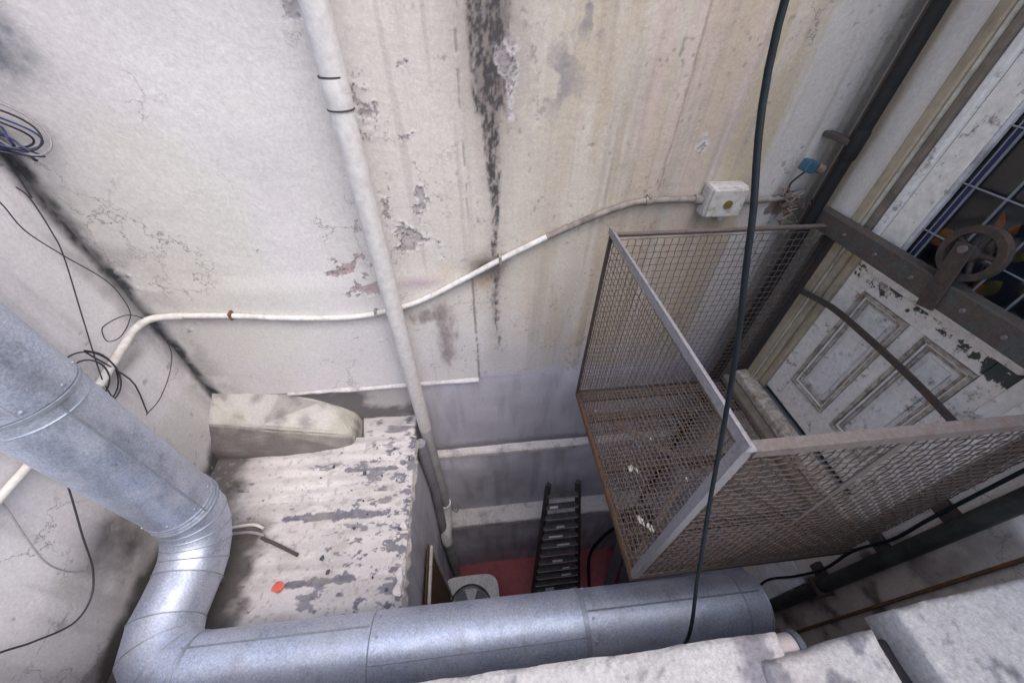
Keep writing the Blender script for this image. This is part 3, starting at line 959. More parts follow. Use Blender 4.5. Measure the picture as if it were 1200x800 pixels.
# small raised mortar pad at the back corner of the roof
lump('mortar_pad', [(-0.775, 1.385, -0.40), (-0.775, 1.385, -0.352), (-0.455, 1.35, -0.368), (-0.455, 1.35, -0.42), (-0.745, 1.19, -0.42), (-0.745, 1.19, -0.352),
                    (-0.47, 1.15, -0.362), (-0.47, 1.15, -0.42), (-0.80, 1.51, -0.40), (-0.80, 1.51, -0.372), (-0.45, 1.51, -0.382), (-0.45, 1.51, -0.42)],
     [(0, 3, 7, 4), (1, 5, 6, 2), (4, 7, 6, 5), (0, 4, 5, 1), (3, 2, 6, 7), (8, 9, 10, 11), (8, 0, 1, 9), (11, 10, 2, 3), (9, 1, 2, 10), (8, 11, 3, 0)],
     M['concrete'], lt, paint_pad, amp=0.006)

blk = lump('concrete_block', [(-1.56, 1.53, -0.50), (-0.80, 1.53, -0.50), (-0.78, 1.21, -0.50), (-1.56, 1.20, -0.50),
                              (-1.55, 1.51, 0.02), (-1.19, 1.52, -0.045), (-0.98, 1.52, -0.17), (-0.83, 1.51, -0.31),
                              (-1.55, 1.34, -0.075), (-1.30, 1.33, -0.14), (-0.81, 1.33, -0.30), (-1.56, 1.24, -0.20), (-0.80, 1.25, -0.385)],
           [(0, 3, 2, 1), (0, 1, 7, 6, 5, 4), (4, 5, 9, 8), (5, 6, 10, 9), (6, 7, 10), (8, 9, 10, 12, 11), (3, 11, 12, 2), (0, 4, 8, 11, 3), (1, 2, 12, 10, 7)],
           M['concrete'], None, paint_block, amp=0.015, freq=8, bev=0.018)
tag(blk, 'weathered sloping mortar block lying against the wall above the corrugated roof', 'block')

# ------------------------------------------------------------------ galvanised duct
DR = 0.122
AX, AY, BZ, CY = -1.280, 0.782, -0.10, 0.252
duct = thing('ventilation_duct', 'large round galvanised duct bending twice across the shaft', 'duct', (AX, AY, BZ))


def ring_seam(c, ax, rad, r, mat, parent, name='seam', n=48):
    ax = Vector(ax).normalized()
    a = ax.orthogonal().normalized()
    b = ax.cross(a)
    V, F = [], []
    for i in range(n):
        t = 2 * math.pi * i / n
        d = a * math.cos(t) + b * math.sin(t)
        for k in range(6):
            q = 2 * math.pi * k / 6
            V.append(Vector(c) + d * (rad + r * math.cos(q)) + ax * r * math.sin(q))
    for i in range(n):
        for k in range(6):
            F.append((i * 6 + k, i * 6 + (k + 1) % 6, ((i + 1) % n) * 6 + (k + 1) % 6, ((i + 1) % n) * 6 + k))
    return obj(name, V, F, mat, parent, True)


def band(c, ax, rad, w, t, mat, parent, name='clamp_band', n=48):
    ax = Vector(ax).normalized()
    a = ax.orthogonal().normalized()
    b = ax.cross(a)
    V, F = [], []
    prof = [(rad - 0.001, -w / 2), (rad + t, -w / 2 + 0.001), (rad + t, w / 2 - 0.001), (rad - 0.001, w / 2)]
    for i in range(n):
        q = 2 * math.pi * i / n
        d = a * math.cos(q) + b * math.sin(q)
        for (rr, h) in prof: V.append(Vector(c) + d * rr + ax * h)
    for i in range(n):
        for k in range(3):
            F.append((i * 4 + k, i * 4 + k + 1, ((i + 1) % n) * 4 + k + 1, ((i + 1) % n) * 4 + k))
    return obj(name, V, F, mat, parent, True)


def cyl_part(p0, p1, r, name='section', n=56, dents=0.0):
    p0, p1 = Vector(p0), Vector(p1)
    L = (p1 - p0).length
    k = max(2, int(L / 0.06))
    pts = [p0.lerp(p1, i / k) for i in range(k + 1)]
    v, f = tube_geo(pts, r, n)
    if dents:
        v = [p + Vector((rng.uniform(-1, 1), rng.uniform(-1, 1), rng.uniform(-1, 1))) * dents for p in v]
    return obj(name, v, f, M['galv'], duct, True)


cyl_part((AX, AY, 0.875), (AX, AY, 2.6), DR + 0.004)
cyl_part((AX, AY, 0.11), (AX, AY, 0.90), DR)
band((AX, AY, 0.865), (0, 0, 1), DR + 0.003, 0.012, 0.004, M['seam'], duct)
ring_seam((AX, AY, 0.82), (0, 0, 1), DR, 0.003, M['seam'], duct)
ring_seam((AX, AY, 0.158), (0, 0, 1), DR, 0.004, M['seam'], duct)
ring_seam((AX, AY, 0.138), (0, 0, 1), DR, 0.005, M['seam'], duct)
band((AX, AY, 0.116), (0, 0, 1), DR, 0.014, 0.006, M['seam'], duct)


def arc_pts(c, a, b, rad, n, t0=0.0, t1=90.0):
    """c + rad*(a cos + b sin) sampled as mitred gores"""
    c, a, b = Vector(c), Vector(a), Vector(b)
    return [c + (a * math.cos(R(t0 + (t1 - t0) * i / n)) + b * math.sin(R(t0 + (t1 - t0) * i / n))) * rad for i in range(n + 1)]


def elbow(pts, t_in, t_out, r, name='elbow', seams=True):
    pts = [Vector(p) for p in pts]
    full = [pts[0] - Vector(t_in) * 0.01] + pts + [pts[-1] + Vector(t_out) * 0.01]
    v, f = tube_geo(full, r, 56, cap=False)
    e = obj(name, v, f, M['galv'], duct, True)
    # hard folds between the gores
    me = e.data
    for i in range(1, len(full) - 1):
        if seams:
            t = ((full[i + 1] - full[i]).normalized() + (full[i] - full[i - 1]).normalized()).normalized()
            ring_seam(full[i], t, r + 0.001, 0.0026, M['seam'], e, 'gore_seam')
    return e


R1, R2 = 0.21, 0.165
e1 = arc_pts((AX, AY - R1, BZ + R1), (0, 1, 0), (0, 0, -1), R1, 5)
elbow(e1, (0, 0, -1), (0, -1, 0), DR - 0.001)
cyl_part((AX, AY - R1 - 0.005, BZ), (AX, CY + R2 + 0.005, BZ), DR - 0.003, dents=0.0008)
e2 = arc_pts((AX + R2, CY + R2, BZ), (-1, 0, 0), (0, -1, 0), R2, 3)
elbow(e2, (0, -1, 0), (1, 0, -0.05), DR - 0.001)
CX0 = AX + R2
SL = -0.067
cz_ = lambda x: BZ + SL * (x - CX0)
cyl_part((CX0, CY, BZ), (-0.47, CY, cz_(-0.47)), DR, dents=0.0006)
cyl_part((-0.49, CY, cz_(-0.49)), (0.345, CY, cz_(0.345)), DR + 0.002, dents=0.0006)
cyl_part((0.33, CY, cz_(0.33)), (1.125, CY, cz_(1.125)), DR + 0.0005, dents=0.0006)
ring_seam((-0.48, CY, cz_(-0.48)), (1, 0, SL), DR + 0.001, 0.003, M['seam'], duct)
band((0.335, CY, cz_(0.335)), (1, 0, SL), DR + 0.001, 0.022, 0.004, M['seam'], duct)
ring_seam((CX0 + 0.01, CY, BZ), (1, 0, SL), DR, 0.0035, M['seam'], duct)
ring_seam((1.120, CY, cz_(1.12)), (1, 0, SL), DR + 0.001, 0.004, M['seam'], duct)
band((1.02, CY, cz_(1.02)), (1, 0, SL), DR, 0.010, 0.003, M['seam'], duct)


def screws(c, ax, rad, n, off=0.0):
    ax = Vector(ax).normalized()
    a = ax.orthogonal().normalized()
    b = ax.cross(a)
    for i in range(n):
        t = 2 * math.pi * (i + off) / n
        d = a * math.cos(t) + b * math.sin(t)
        p = Vector(c) + d * rad
        v, f = tube_geo([p - d * 0.002, p + d * 0.0025, p + d * 0.004], [0.006, 0.0055, 0.003], 8)
        obj('screw', v, f, M['seam'], duct, True)


screws((AX, AY, 0.89), (0, 0, 1), DR + 0.004, 8)
screws((AX, AY, 0.185), (0, 0, 1), DR, 8, 0.4)
screws((-0.455, CY, cz_(-0.455)), (1, 0, SL), DR + 0.002, 10)
screws((0.365, CY, cz_(0.365)), (1, 0, SL), DR, 10, 0.3)
# lengthwise lock seams
for (p0, p1, d) in (((AX, AY, 0.12), (AX, AY, 0.87), (0.94, -0.34, 0)), ((AX, AY, 0.88), (AX, AY, 2.59), (0.64, -0.77, 0))):
    d = Vector(d).normalized() * DR
    v, f = tube_geo([Vector(p0) + d, Vector(p1) + d], 0.0045, 6)
    obj('lock_seam', v, f, M['seam'], duct, True)
for (x0, x1, a) in ((CX0, -0.48, 62), (-0.47, 0.33, 118), (0.35, 1.11, 80)):
    d = Vector((0, math.cos(R(a)), math.sin(R(a)))) * DR
    v, f = tube_geo([Vector((x0, CY, cz_(x0))) + d, Vector((x1, CY, cz_(x1))) + d], 0.0040, 6)
    obj('lock_seam', v, f, M['seam'], duct, True)

# ------------------------------------------------------------------ drain pipe on the back wall
dp = thing('drain_pipe', 'thick white painted drain pipe running down the back wall', 'pipe', (-0.385, 1.39, -3.1))
PX, PY, PR = -0.387, 1.402, 0.040
v, f = tube_geo([(PX + 0.005, PY, 2.6), (PX + 0.003, PY, 1.46)], PR, 24); obj('pipe', v, f, M['pvc'], dp, True)
v, f = tube_geo([(PX, PY, 1.46), (PX - 0.002, PY, 0.6), (PX - 0.004, PY, -0.40)], PR - 0.001, 24); obj('pipe', v, f, M['pvc'], dp, True)
v, f = tube_geo([(PX - 0.004, PY, -0.38), (PX - 0.006, PY, -1.62)], PR - 0.002, 24); obj('pipe', v, f, M['pvcdirty'], dp, True)
v, f = tube_geo([(PX, PY, 1.415), (PX, PY, 1.425), (PX, PY, 1.495), (PX, PY, 1.50)], [PR, PR + 0.0015, PR + 0.0015, PR], 24)
obj('coupling', v, f, M['pvc'], dp, True)
v, f = tube_geo([(PX, PY, 1.498), (PX, PY, 1.503)], [PR + 0.002, PR + 0.002], 24); obj('joint_line', v, f, M['twig'], dp, True)
v, f = tube_geo([(PX, PY, 1.413), (PX, PY, 1.418)], [PR + 0.002, PR + 0.002], 24); obj('joint_line', v, f, M['twig'], dp, True)
v, f = tube_geo([(PX - 0.006, PY, -1.58), (PX - 0.008, PY, -1.66), (PX - 0.018, PY - 0.05, -1.80), (PX - 0.03, 1.24, -1.92), (PX - 0.032, 1.24, -2.05)], PR + 0.008, 24)
obj('offset_bend', v, f, M['fanwhite'], dp, True)
v, f = tube_geo([(PX - 0.032, 1.24, -2.0), (PX - 0.04, 1.24, -3.08)], PR, 24); obj('pipe', v, f, M['pvcdirty'], dp, True)
wire('tie_wire', [(PX + 0.05, PY - 0.03, -1.62), (PX + 0.09, PY - 0.08, -1.60), (PX + 0.12, PY - 0.06, -1.53), (PX + 0.10, PY - 0.05, -1.50)], 0.006, M['greywire'], parent=dp)
v, f = tube_geo([(-0.43, 1.33, -0.46), (-0.43, 1.36, -1.2), (-0.44, 1.27, -2.0), (-0.44, 1.27, -3.09)], 0.035, 16)
o = obj('waste_pipe', v, f, M['pit'], None, True, loc=(-0.43, 1.3, -3.1))
tag(o, 'thin dark waste pipe in the shadowy corner beside the white drain pipe', 'pipe')

# ------------------------------------------------------------------ conduit
cd = thing('cable_conduit', 'thin white conduit sagging along the wall to the junction box', 'conduit', (-1.5, 1.45, 0.58))
CR = 0.0135
lp = [(-1.515, -0.78, 0.53), (-1.515, 0.30, 0.53), (-1.515, 0.65, 0.534), (-1.515, 0.9, 0.535), (-1.515, 1.114, 0.537)]
v, f = tube_geo(spline(lp, 4), CR, 14); obj('tube', v, f, M['conduit'], cd, True)
lp = [(-1.513, 1.10, 0.537), (-1.513, 1.30, 0.575), (-1.512, 1.375, 0.588), (-1.505, 1.44, 0.584), (-1.475, 1.468, 0.580), (-1.42, 1.476, 0.577), (-1.37, 1.477, 0.576)]
v, f = tube_geo(spline(lp, 6), CR + 0.0025, 14); obj('bend', v, f, M['conduit'], cd, True)
pts = [(a, 1.478, b) for a, b in CON[1:10]]
v, f = tube_geo(spline(pts, 6), CR, 14); obj('tube', v, f, M['conduit'], cd, True)
pts = [(a, 1.478, b) for a, b in CON[9:]]
v, f = tube_geo(spline(pts, 6), CR, 14); obj('tube', v, f, M['conduit_old'], cd, True)
lp = [(1.16, 1.478, 1.038), (1.25, 1.478, 1.036), (1.33, 1.475, 1.04), (1.41, 1.47, 1.055), (1.45, 1.46, 1.07)]
v, f = tube_geo(spline(lp, 6), CR, 12); obj('tube', v, f, M['conduit_old'], cd, True)
for (x, z) in ((-1.16, 0.560), (-0.50, 0.525), (0.12, 0.795), (0.76, 1.05)):
    MB().box((x - 0.006, 1.462, z - 0.017), (x + 0.006, 1.503, z + 0.022), 0.002).build('clip', M['rust'] if x < -1 else M['conduit_old'], cd)
v, f = tube_geo([(0.745, 1.478, 1.049), (0.775, 1.478, 1.05)], CR + 0.005, 14); obj('coupler', v, f, M['conduit_old'], cd, True)

jb = thing('junction_box', 'square white electrical box on the wall with a rusty centre screw', 'junction box', (1.08, 1.47, 1.0))
MB().box((1.000, 1.428, 0.985), (1.165, 1.50, 1.120), 0.012).build('box_body', M['box'], jb)
MB().box((1.006, 1.415, 0.992), (1.159, 1.430, 1.113), 0.008).build('lid', M['box'], jb)
v, f = tube_geo([(1.085, 1.416, 1.05), (1.085, 1.409, 1.05)], 0.018, 14); obj('rust_spot', v, f, M['yellow'], jb, True)
v, f = tube_geo([(1.12, 1.47, 0.99), (1.12, 1.472, 0.955)], 0.014, 12); obj('lower_gland', v, f, M['box'], jb, True)
v, f = tube_geo([(1.01, 1.475, 1.046), (0.965, 1.478, 1.05)], 0.02, 12); obj('side_gland', v, f, M['conduit_old'], jb, True)
v, f = tube_geo([(1.16, 1.475, 1.04), (1.185, 1.478, 1.038)], 0.019, 12); obj('side_gland', v, f, M['conduit_old'], jb, True)

# ------------------------------------------------------------------ corner pipe, blue connector
cp = thing('corner_downpipe', 'dark iron downpipe standing in the corner beside the door', 'pipe', (1.461, 1.366, -3.1))
v, f = tube_geo([(1.461, 1.366, 2.6), (1.461, 1.366, 1.27)], 0.024, 20); obj('pipe', v, f, M['blackiron'], cp, True)
v, f = tube_geo([(1.461, 1.366, 1.30), (1.461, 1.366, -3.1)], 0.023, 20); obj('pipe', v, f, M['blackiron'], cp, True)
v, f = tube_geo([(1.461, 1.366, 1.235), (1.461, 1.366, 1.245), (1.461, 1.366, 1.33), (1.461, 1.366, 1.34)], [0.025, 0.028, 0.028, 0.025], 20); obj('socket', v, f, M['blackiron'], cp, True)
MB().box((1.43, 1.37, 1.285), (1.47, 1.50, 1.305), 0.003).build('bracket', M['oldbar'], cp)
v, f = tube_geo([(1.525, 1.445, 2.6), (1.525, 1.445, -0.9)], 0.018, 14)
o = obj('riser_pipe', v, f, M['oldbar'], None, True, loc=(1.525, 1.445, -0.9))
tag(o, 'slim brownish riser pipe tucked behind the dark corner downpipe', 'pipe')

bb = thing('cable_connector', 'small blue plastic connector beside the corner downpipe', 'connector', (1.37, 1.43, 1.19))
MB().box((1.352, 1.405, 1.172), (1.400, 1.450, 1.216), 0.005, mat=Matrix.Translation((1.38, 1.425, 1.195)) @ Matrix.Rotation(R(12), 4, 'Y') @ Matrix.Translation((-1.38, -1.425, -1.195))).build('body', M['bluebox'], bb)
v, f = tube_geo([(1.41, 1.425, 1.19), (1.44, 1.42, 1.18)], 0.018, 12); obj('nut', v, f, M['foam'], bb, True)
wire('lead', [(1.375, 1.43, 1.17), (1.36, 1.45, 1.12), (1.37, 1.46, 1.07), (1.34, 1.475, 1.04)], 0.004, M['wire'], parent=bb)

# rag of fibres around the hole where the conduit enters the corner
rng.seed(12)
fb = MB()
for i in range(26):
    x0 = rng.uniform(1.37, 1.49); z0 = rng.uniform(0.94, 1.07)
    p = [(x0, 1.45 + rng.uniform(-0.02, 0.02), z0)]
    for k in range(3):
        q = p[-1]
        p.append((q[0] + rng.uniform(-0.03, 0.04), min(1.485, q[1] + rng.uniform(-0.02, 0.02)), q[2] + rng.uniform(-0.03, 0.03)))
    fb.tube(spline(p, 3), 0.0035, 5)
o = fb.build('fibre_clump', M['foam'], None, True)
tag(o, 'brown tangle of fibres stuffed into the broken wall hole under the blue connector', 'fibres', kind='stuff')

# ------------------------------------------------------------------ door
dr = thing('panelled_door', 'old white panelled door with leaded glass above, in a beige frame', 'door', (1.6, 0.85, 0.1))
# frame mouldings (far side, near side, head)
def moulding(y0, y1, x, mat, nm, z0=0.09, z1=2.35, bev=0.006):
    return MB().box((x, min(y0, y1), z0), (1.72, max(y0, y1), z1), bev).build(nm, mat, dr)


moulding(1.264, 1.222, 1.532, M['beige'], 'frame_fascia')
moulding(1.220, 1.212, 1.538, M['bead'], 'frame_bead')
moulding(1.211, 1.184, 1.550, M['brownstone'], 'frame_reveal', z0=1.02)
moulding(1.211, 1.184, 1.545, M['beige'], 'frame_fascia', z0=0.09, z1=1.018)
moulding(1.183, 1.151, 1.560, M['beige'], 'frame_rebate', z1=0.93)
moulding(1.183, 1.152, 1.562, M['whitewood'], 'frame_rebate', z0=0.932)
moulding(0.528, 0.478, 1.560, M['whitewood'], 'frame_rebate')
moulding(0.477, 0.412, 1.540, M['whitewood'], 'frame_fascia')
MB().box((1.535, 0.53, 2.25), (1.72, 1.15, 2.348), 0.006).build('frame_head', M['whitewood'], dr)
# leaf
leaf = MB()
LX = 1.578
leaf.box((LX, 1.062, 0.125), (1.62, 1.150, 2.245), 0.003)
leaf.box((LX, 0.531, 0.125), (1.62, 0.600, 2.245), 0.003)
leaf.box((LX, 0.601, 0.125), (1.62, 1.061, 0.270), 0.003)
leaf.box((LX, 0.601, 0.826), (1.62, 1.061, 0.985), 0.003)
leaf.box((LX, 0.601, 2.12), (1.62, 1.061, 2.245), 0.003)
leaf.box((LX, 0.791, 0.271), (1.62, 0.850, 0.825), 0.003)
lf = leaf.build('leaf', M['wornwood'], dr)
for (y0, y1) in ((0.851, 1.061), (0.601, 0.790)):
    pn = MB().box((1.600, y0, 0.271), (1.615, y1, 0.825)).build('door_panel', M['whitewood'], lf)
    z0, z1 = 0.271, 0.825
    for (w, off, x, mt) in ((0.012, 0.0, 1.572, M['groove']), (0.008, 0.015, 1.583, M['whitewood']), (0.010, 0.026, 1.588, M['groove'])):
        mb = MB()
        a0, a1, b0, b1 = y0 + off, y1 - off, z0 + off, z1 - off
        mb.box((x, a0, b0), (1.604, a1, b0 + w), 0.002).box((x, a0, b1 - w), (1.604, a1, b1), 0.002)
        mb.box((x, a0, b0 + w), (1.604, a0 + w, b1 - w), 0.002).box((x, a1 - w, b0 + w), (1.604, a1, b1 - w), 0.002)
        mb.build('panel_moulding', mt, lf)
    MB().box((1.590, y0 + 0.055, z0 + 0.055), (1.606, y1 - 0.055, z1 - 0.055), 0.004).build('raised_field', M['whitewood'], lf)
MB().box((1.548, 0.535, 0.905), (1.579, 1.075, 0.928), 0.004, jit=0.002).build('weather_ledge', M['whitewood'], lf)
# glazing
MB().box((1.600, 0.601, 0.986), (1.604, 1.061, 2.119)).build('pane', M['glass'], lf)
MB().box((1.581, 1.048, 0.986), (1.599, 1.0605, 2.119), 0.002).box((1.581, 0.6015, 0.986), (1.599, 0.612, 2.119), 0.002).build('glazing_bead', M['ledge'], lf)
MB().box((1.592, 1.012, 0.987), (1.5985, 1.026, 2.118)).build('blue_came', M['blueline'], lf)
for y in (1.0285, 1.0095, 0.915, 0.80, 0.70):
    MB().box((1.590, y - 0.0016, 0.987), (1.5985, y + 0.0016, 2.118)).build('lead_came', M['lead'], lf)
for z in (1.105, 1.265, 1.43, 1.60, 1.78, 1.95):
    MB().box((1.587, 0.613, z - 0.002), (1.5895, 1.047, z + 0.002)).build('lead_came', M['lead'], lf)
# dim room behind the glass
MB().box((1.95, 0.2, 0.1), (2.0, 1.5, 2.5)).box((1.612, 0.2, 0.1), (1.95, 0.25, 2.5)).box((1.81, 1.45, 0.1), (1.95, 1.5, 2.5)).box((1.612, 0.25, 0.05), (1.95, 1.45, 0.1)).box(
    (1.64, 0.25, 2.5), (1.95, 1.45, 2.55)).build('dim_lobby', M['dark'], dr)

# dry leaves of a pot plant pressed against the inside of the glass
pl = thing('dry_plant', 'withered orange leafed plant behind the leaded glass of the door', 'plant', (1.68, 0.85, 0.9))
rng.seed(8)


def leaf_geo(p, d, up, L, W):
    p, d, up = Vector(p), Vector(d).normalized(), Vector(up)
    s = d.cross(up).normalized()
    V, F = [], []
    for i in range(7):
        t = i / 6
        w = W * math.sin(math.pi * min(0.97, t * 0.92 + 0.06))
        c = p + d * L * t + up * (-0.25 * L * t * t)
        V += [c - s * w + up * w * 0.25, c, c + s * w + up * w * 0.25]
    for i in range(6):
        for k in range(2):
            F.append((i * 3 + k, i * 3 + k + 1, (i + 1) * 3 + k + 1, (i + 1) * 3 + k))
    return V, F


for (p, d, L, W, mt) in (((1.612, 1.03, 1.09), (0.02, -0.8, 0.55), 0.085, 0.017, 'orange'), ((1.612, 1.03, 1.07), (0.02, -0.9, 0.25), 0.06, 0.012, 'orange'),
                         ((1.612, 0.885, 1.165), (0, 0.15, 1), 0.07, 0.012, 'orange'), ((1.612, 0.86, 1.165), (0, -0.3, 1), 0.06, 0.012, 'orange'),
                         ((1.612, 0.845, 1.13), (0, -0.9, 0.3), 0.09, 0.022, 'yellow'), ((1.612, 0.80, 1.0), (0, -0.3, 0.6), 0.09, 0.022, 'yellow'), ((1.612, 0.78, 1.0), (0, 0.5, 0.6), 0.06, 0.018, 'orange'),
                         ((1.614, 0.72, 1.06), (0, -0.5, 0.8), 0.09, 0.02, 'yellow'), ((1.614, 0.92, 1.02), (0, 0.6, 0.7), 0.07, 0.015, 'orange')):
    V, F = leaf_geo(p, d, (1, 0, 0.2), L, W)
    obj('leaf', V, F, M[mt], pl, True)
MB().tube(spline([(1.68, 0.85, 0.9), (1.665, 0.86, 1.02), (1.655, 0.88, 1.17)], 4), 0.004, 6).tube(spline([(1.68, 0.85, 0.9), (1.66, 0.95, 1.0), (1.65, 1.03, 1.08)], 4), 0.004, 6).tube(
    spline([(1.68, 0.85, 0.9), (1.66, 0.78, 1.0), (1.655, 0.74, 1.08)], 4), 0.004, 6).build('stem', M['twig'], pl, True)
v, f = tube_geo([(1.70, 0.85, 0.72), (1.70, 0.85, 0.90), (1.70, 0.85, 0.91)], [0.035, 0.05, 0.045], 16)
obj('pot', v, f, M['clay'], pl, True)
MB().box((1.612, 0.26, 0.68), (1.94, 1.40, 0.718)).build('plant_shelf', M['dark'], dr)

# stone threshold
th = thing('stone_threshold', 'worn brown stone step below the panelled door', 'step', (1.5, 0.8, 0.0))
MB().box((1.43, 0.415, 0.004), (1.5495, 1.30, 0.060), 0.012, jit=0.004).build('step_slab', M['brownstone'], th)
MB().box((1.475, 0.43, 0.061), (1.5495, 1.28, 0.118), 0.010, jit=0.003).build('step_top', M['groove'], th)

# ------------------------------------------------------------------ caged balcony
BX0, BX1, BY0, BY1 = 0.545, 1.545, 0.345, 1.305
cg = thing('caged_balcony', 'small iron balcony with rusty wire mesh sides in front of the door', 'balcony', ((BX0 + BX1) / 2, (BY0 + BY1) / 2, 0.0))


def angle_bar(a, b, w, t, e1, e2, name, mat):
    """L section from a to b with legs along e1 and e2"""
    a, b, e1, e2 = Vector(a), Vector(b), Vector(e1), Vector(e2)
    prof = [(0, 0), (w, 0), (w, t), (t, t), (t, w), (0, w)]
    V = [p + e1 * q[0] + e2 * q[1] for p in (a, b) for q in prof]
    F = [tuple(range(5, -1, -1)), tuple(range(6, 12))] + [(i, (i + 1) % 6, 6 + (i + 1) % 6, 6 + i) for i in range(6)]
    return obj(name, V, F, mat, cg)


for y in (0.52, 0.82, 1.12):
    MB().box((BX0 + 0.04, y - 0.02, -0.049), (BX1, y + 0.02, -0.0065), 0.002).build('joist', M['irondark'], cg)
for (a, b) in (((BX0 + 0.05, 0.42, -0.052), (BX1 - 0.05, 1.22, -0.052)), ((BX0 + 0.05, 1.22, -0.062), (BX1 - 0.05, 0.42, -0.062))):
    a, b = Vector(a), Vector(b)
    d = b - a
    MB().box((-0.016, -0.003, 0.0), (0.016, 0.003, d.length), mat=Matrix.Translation(a) @ d.to_track_quat('Z', 'Y').to_matrix().to_4x4()).build('cross_brace', M['iron'], cg)
MB().box((BX0 + 0.03, 1.235, -0.030), (BX1 - 0.1, 1.298, -0.004), 0.002).build('back_plank', M['irondark'], cg)
# bottom frame
angle_bar((BX0, BY0, -0.035), (BX0, BY1, -0.035), 0.035, 0.005, (0, 0, 1), (1, 0, 0), 'bottom_rail', M['rust'])
angle_bar((BX0 + 0.005, BY0, -0.035), (BX1, BY0, -0.035), 0.035, 0.005, (0, 0, 1), (0, 1, 0), 'bottom_rail', M['irondark'])
angle_bar((BX0 + 0.005, BY1, -0.035), (BX1, BY1, -0.035), 0.035, 0.005, (0, 0, 1), (0, -1, 0), 'bottom_rail', M['irondark'])
# corner and wall posts
angle_bar((BX0, BY0, 0.001), (BX0, BY0, 0.997), 0.027, 0.004, (1, 0, 0), (0, 1, 0), 'post', M['ironlight'])
angle_bar((BX0, BY1, 0.001), (BX0, BY1, 0.997), 0.018, 0.004, (1, 0, 0), (0, -1, 0), 'post', M['irondark'])
angle_bar((BX1 - 0.005, BY1, 0.001), (BX1 - 0.005, BY1, 0.95), 0.045, 0.005, (-1, 0, 0), (0, -1, 0), 'post', M['irondark'])
angle_bar((BX1 - 0.005, BY0 + 0.03, 0.001), (BX1 - 0.005, BY0 + 0.03, 0.95), 0.030, 0.005, (-1, 0, 0), (0, 1, 0), 'post', M['irondark'])
# top rails
angle_bar((BX0 - 0.006, BY0 - 0.006, 0.998), (BX0 - 0.006, BY1, 0.998), 0.030, 0.005, (1, 0, 0), (0, 0, 1), 'top_rail', M['ironlight'])
angle_bar((BX0 + 0.025, BY0 - 0.006, 1.0), (BX1, BY0 - 0.006, 1.0), 0.027, 0.005, (0, 1, 0), (0, 0, -1), 'top_rail', M['iron'])
angle_bar((BX0 + 0.025, BY1 + 0.004, 1.0), (BX1 - 0.03, BY1 + 0.004, 1.0), 0.020, 0.005, (0, -1, 0), (0, 0, -1), 'top_rail', M['iron'])
MB().box((0.95, BY0 + 0.001, 0.03), (0.975, BY0 + 0.006, 0.99), 0.001).build('stiffener', M['iron'], cg)


def mesh_panel(o, U, V, lu, lv, pitch, r, name, mat):
    """woven crimped wire cloth: every wire passes over and under the crossing ones"""
    o, U, V = np.array(o, float), np.array(U, float), np.array(V, float)
    N = np.cross(U, V)
    verts, faces = [], []
    base = 0
    rs = np.random.RandomState(4)
    for (A, B, la, lb, ph) in ((U, V, lu, lv, 0), (V, U, lv, lu, 1)):
        na, nb = int(la / pitch), int(lb / pitch)
        for j in range(nb + 1):
            t = np.arange(0, na + 0.01, 0.5) * pitch
            k = np.arange(len(t))
            off = np.where(k % 2 == 0, np.where(((k // 2) + j + ph) % 2 == 0, 1, -1), 0) * r * 0.9
            side = rs.uniform(-0.002, 0.002) + np.where(k % 2 == 0, 0, 1) * np.where((k // 2) % 2 == 0, 1, -1) * r * 0.6
            bow = (fbm(t * 3, t * 0 + j * 0.37, 5, 2) - 0.5) * 0.012
            bulge = 0.010 * np.sin(math.pi * t / la) * math.sin(math.pi * min(1, j / nb)) + 0
            C = o + t[:, None] * A + (j * pitch + side + bow * 0.6)[:, None] * B + (off + bulge)[:, None] * N
            ring = np.stack([C + N * r, C + B * r, C - N * r, C - B * r], 1).reshape(-1, 3)
            verts.append(ring)
            m = len(t)
            i0 = base + np.arange(m - 1) * 4
            for q in range(4):
                q2 = (q + 1) % 4
                faces.append(np.stack([i0 + q, i0 + q2, i0 + 4 + q2, i0 + 4 + q], 1))
            base += m * 4
    ob = obj(name, np.concatenate(verts).tolist(), [tuple(f) for f in np.concatenate(faces).tolist()], mat, cg, True)
    ob['kind'] = 'stuff'
    return ob


PIT = 0.0310
mesh_panel((BX0 + 0.02, BY1 - 0.009, 0.01), (1, 0, 0), (0, 0, 1), BX1 - BX0 - 0.03, 0.985, PIT, 0.0017, 'wire_mesh', M['mesh'])
mesh_panel((BX0 + 0.009, BY1 - 0.01, 0.01), (0, -1, 0), (0, 0, 1), BY1 - BY0 - 0.01, 0.985, PIT, 0.0014, 'wire_mesh', M['mesh'])
mesh_panel((BX0 + 0.02, BY0 + 0.010, 0.01), (1, 0, 0), (0, 0, 1), BX1 - BX0 - 0.03, 0.985, 0.0295, 0.0017, 'wire_mesh', M['meshdark'])
mesh_panel((BX0 + 0.008, BY0 + 0.008, 0.0), (1, 0, 0), (0, 1, 0), BX1 - BX0 - 0.02, BY1 - BY0 - 0.016, 0.0225, 0.0023, 'floor_grating', M['grate'])
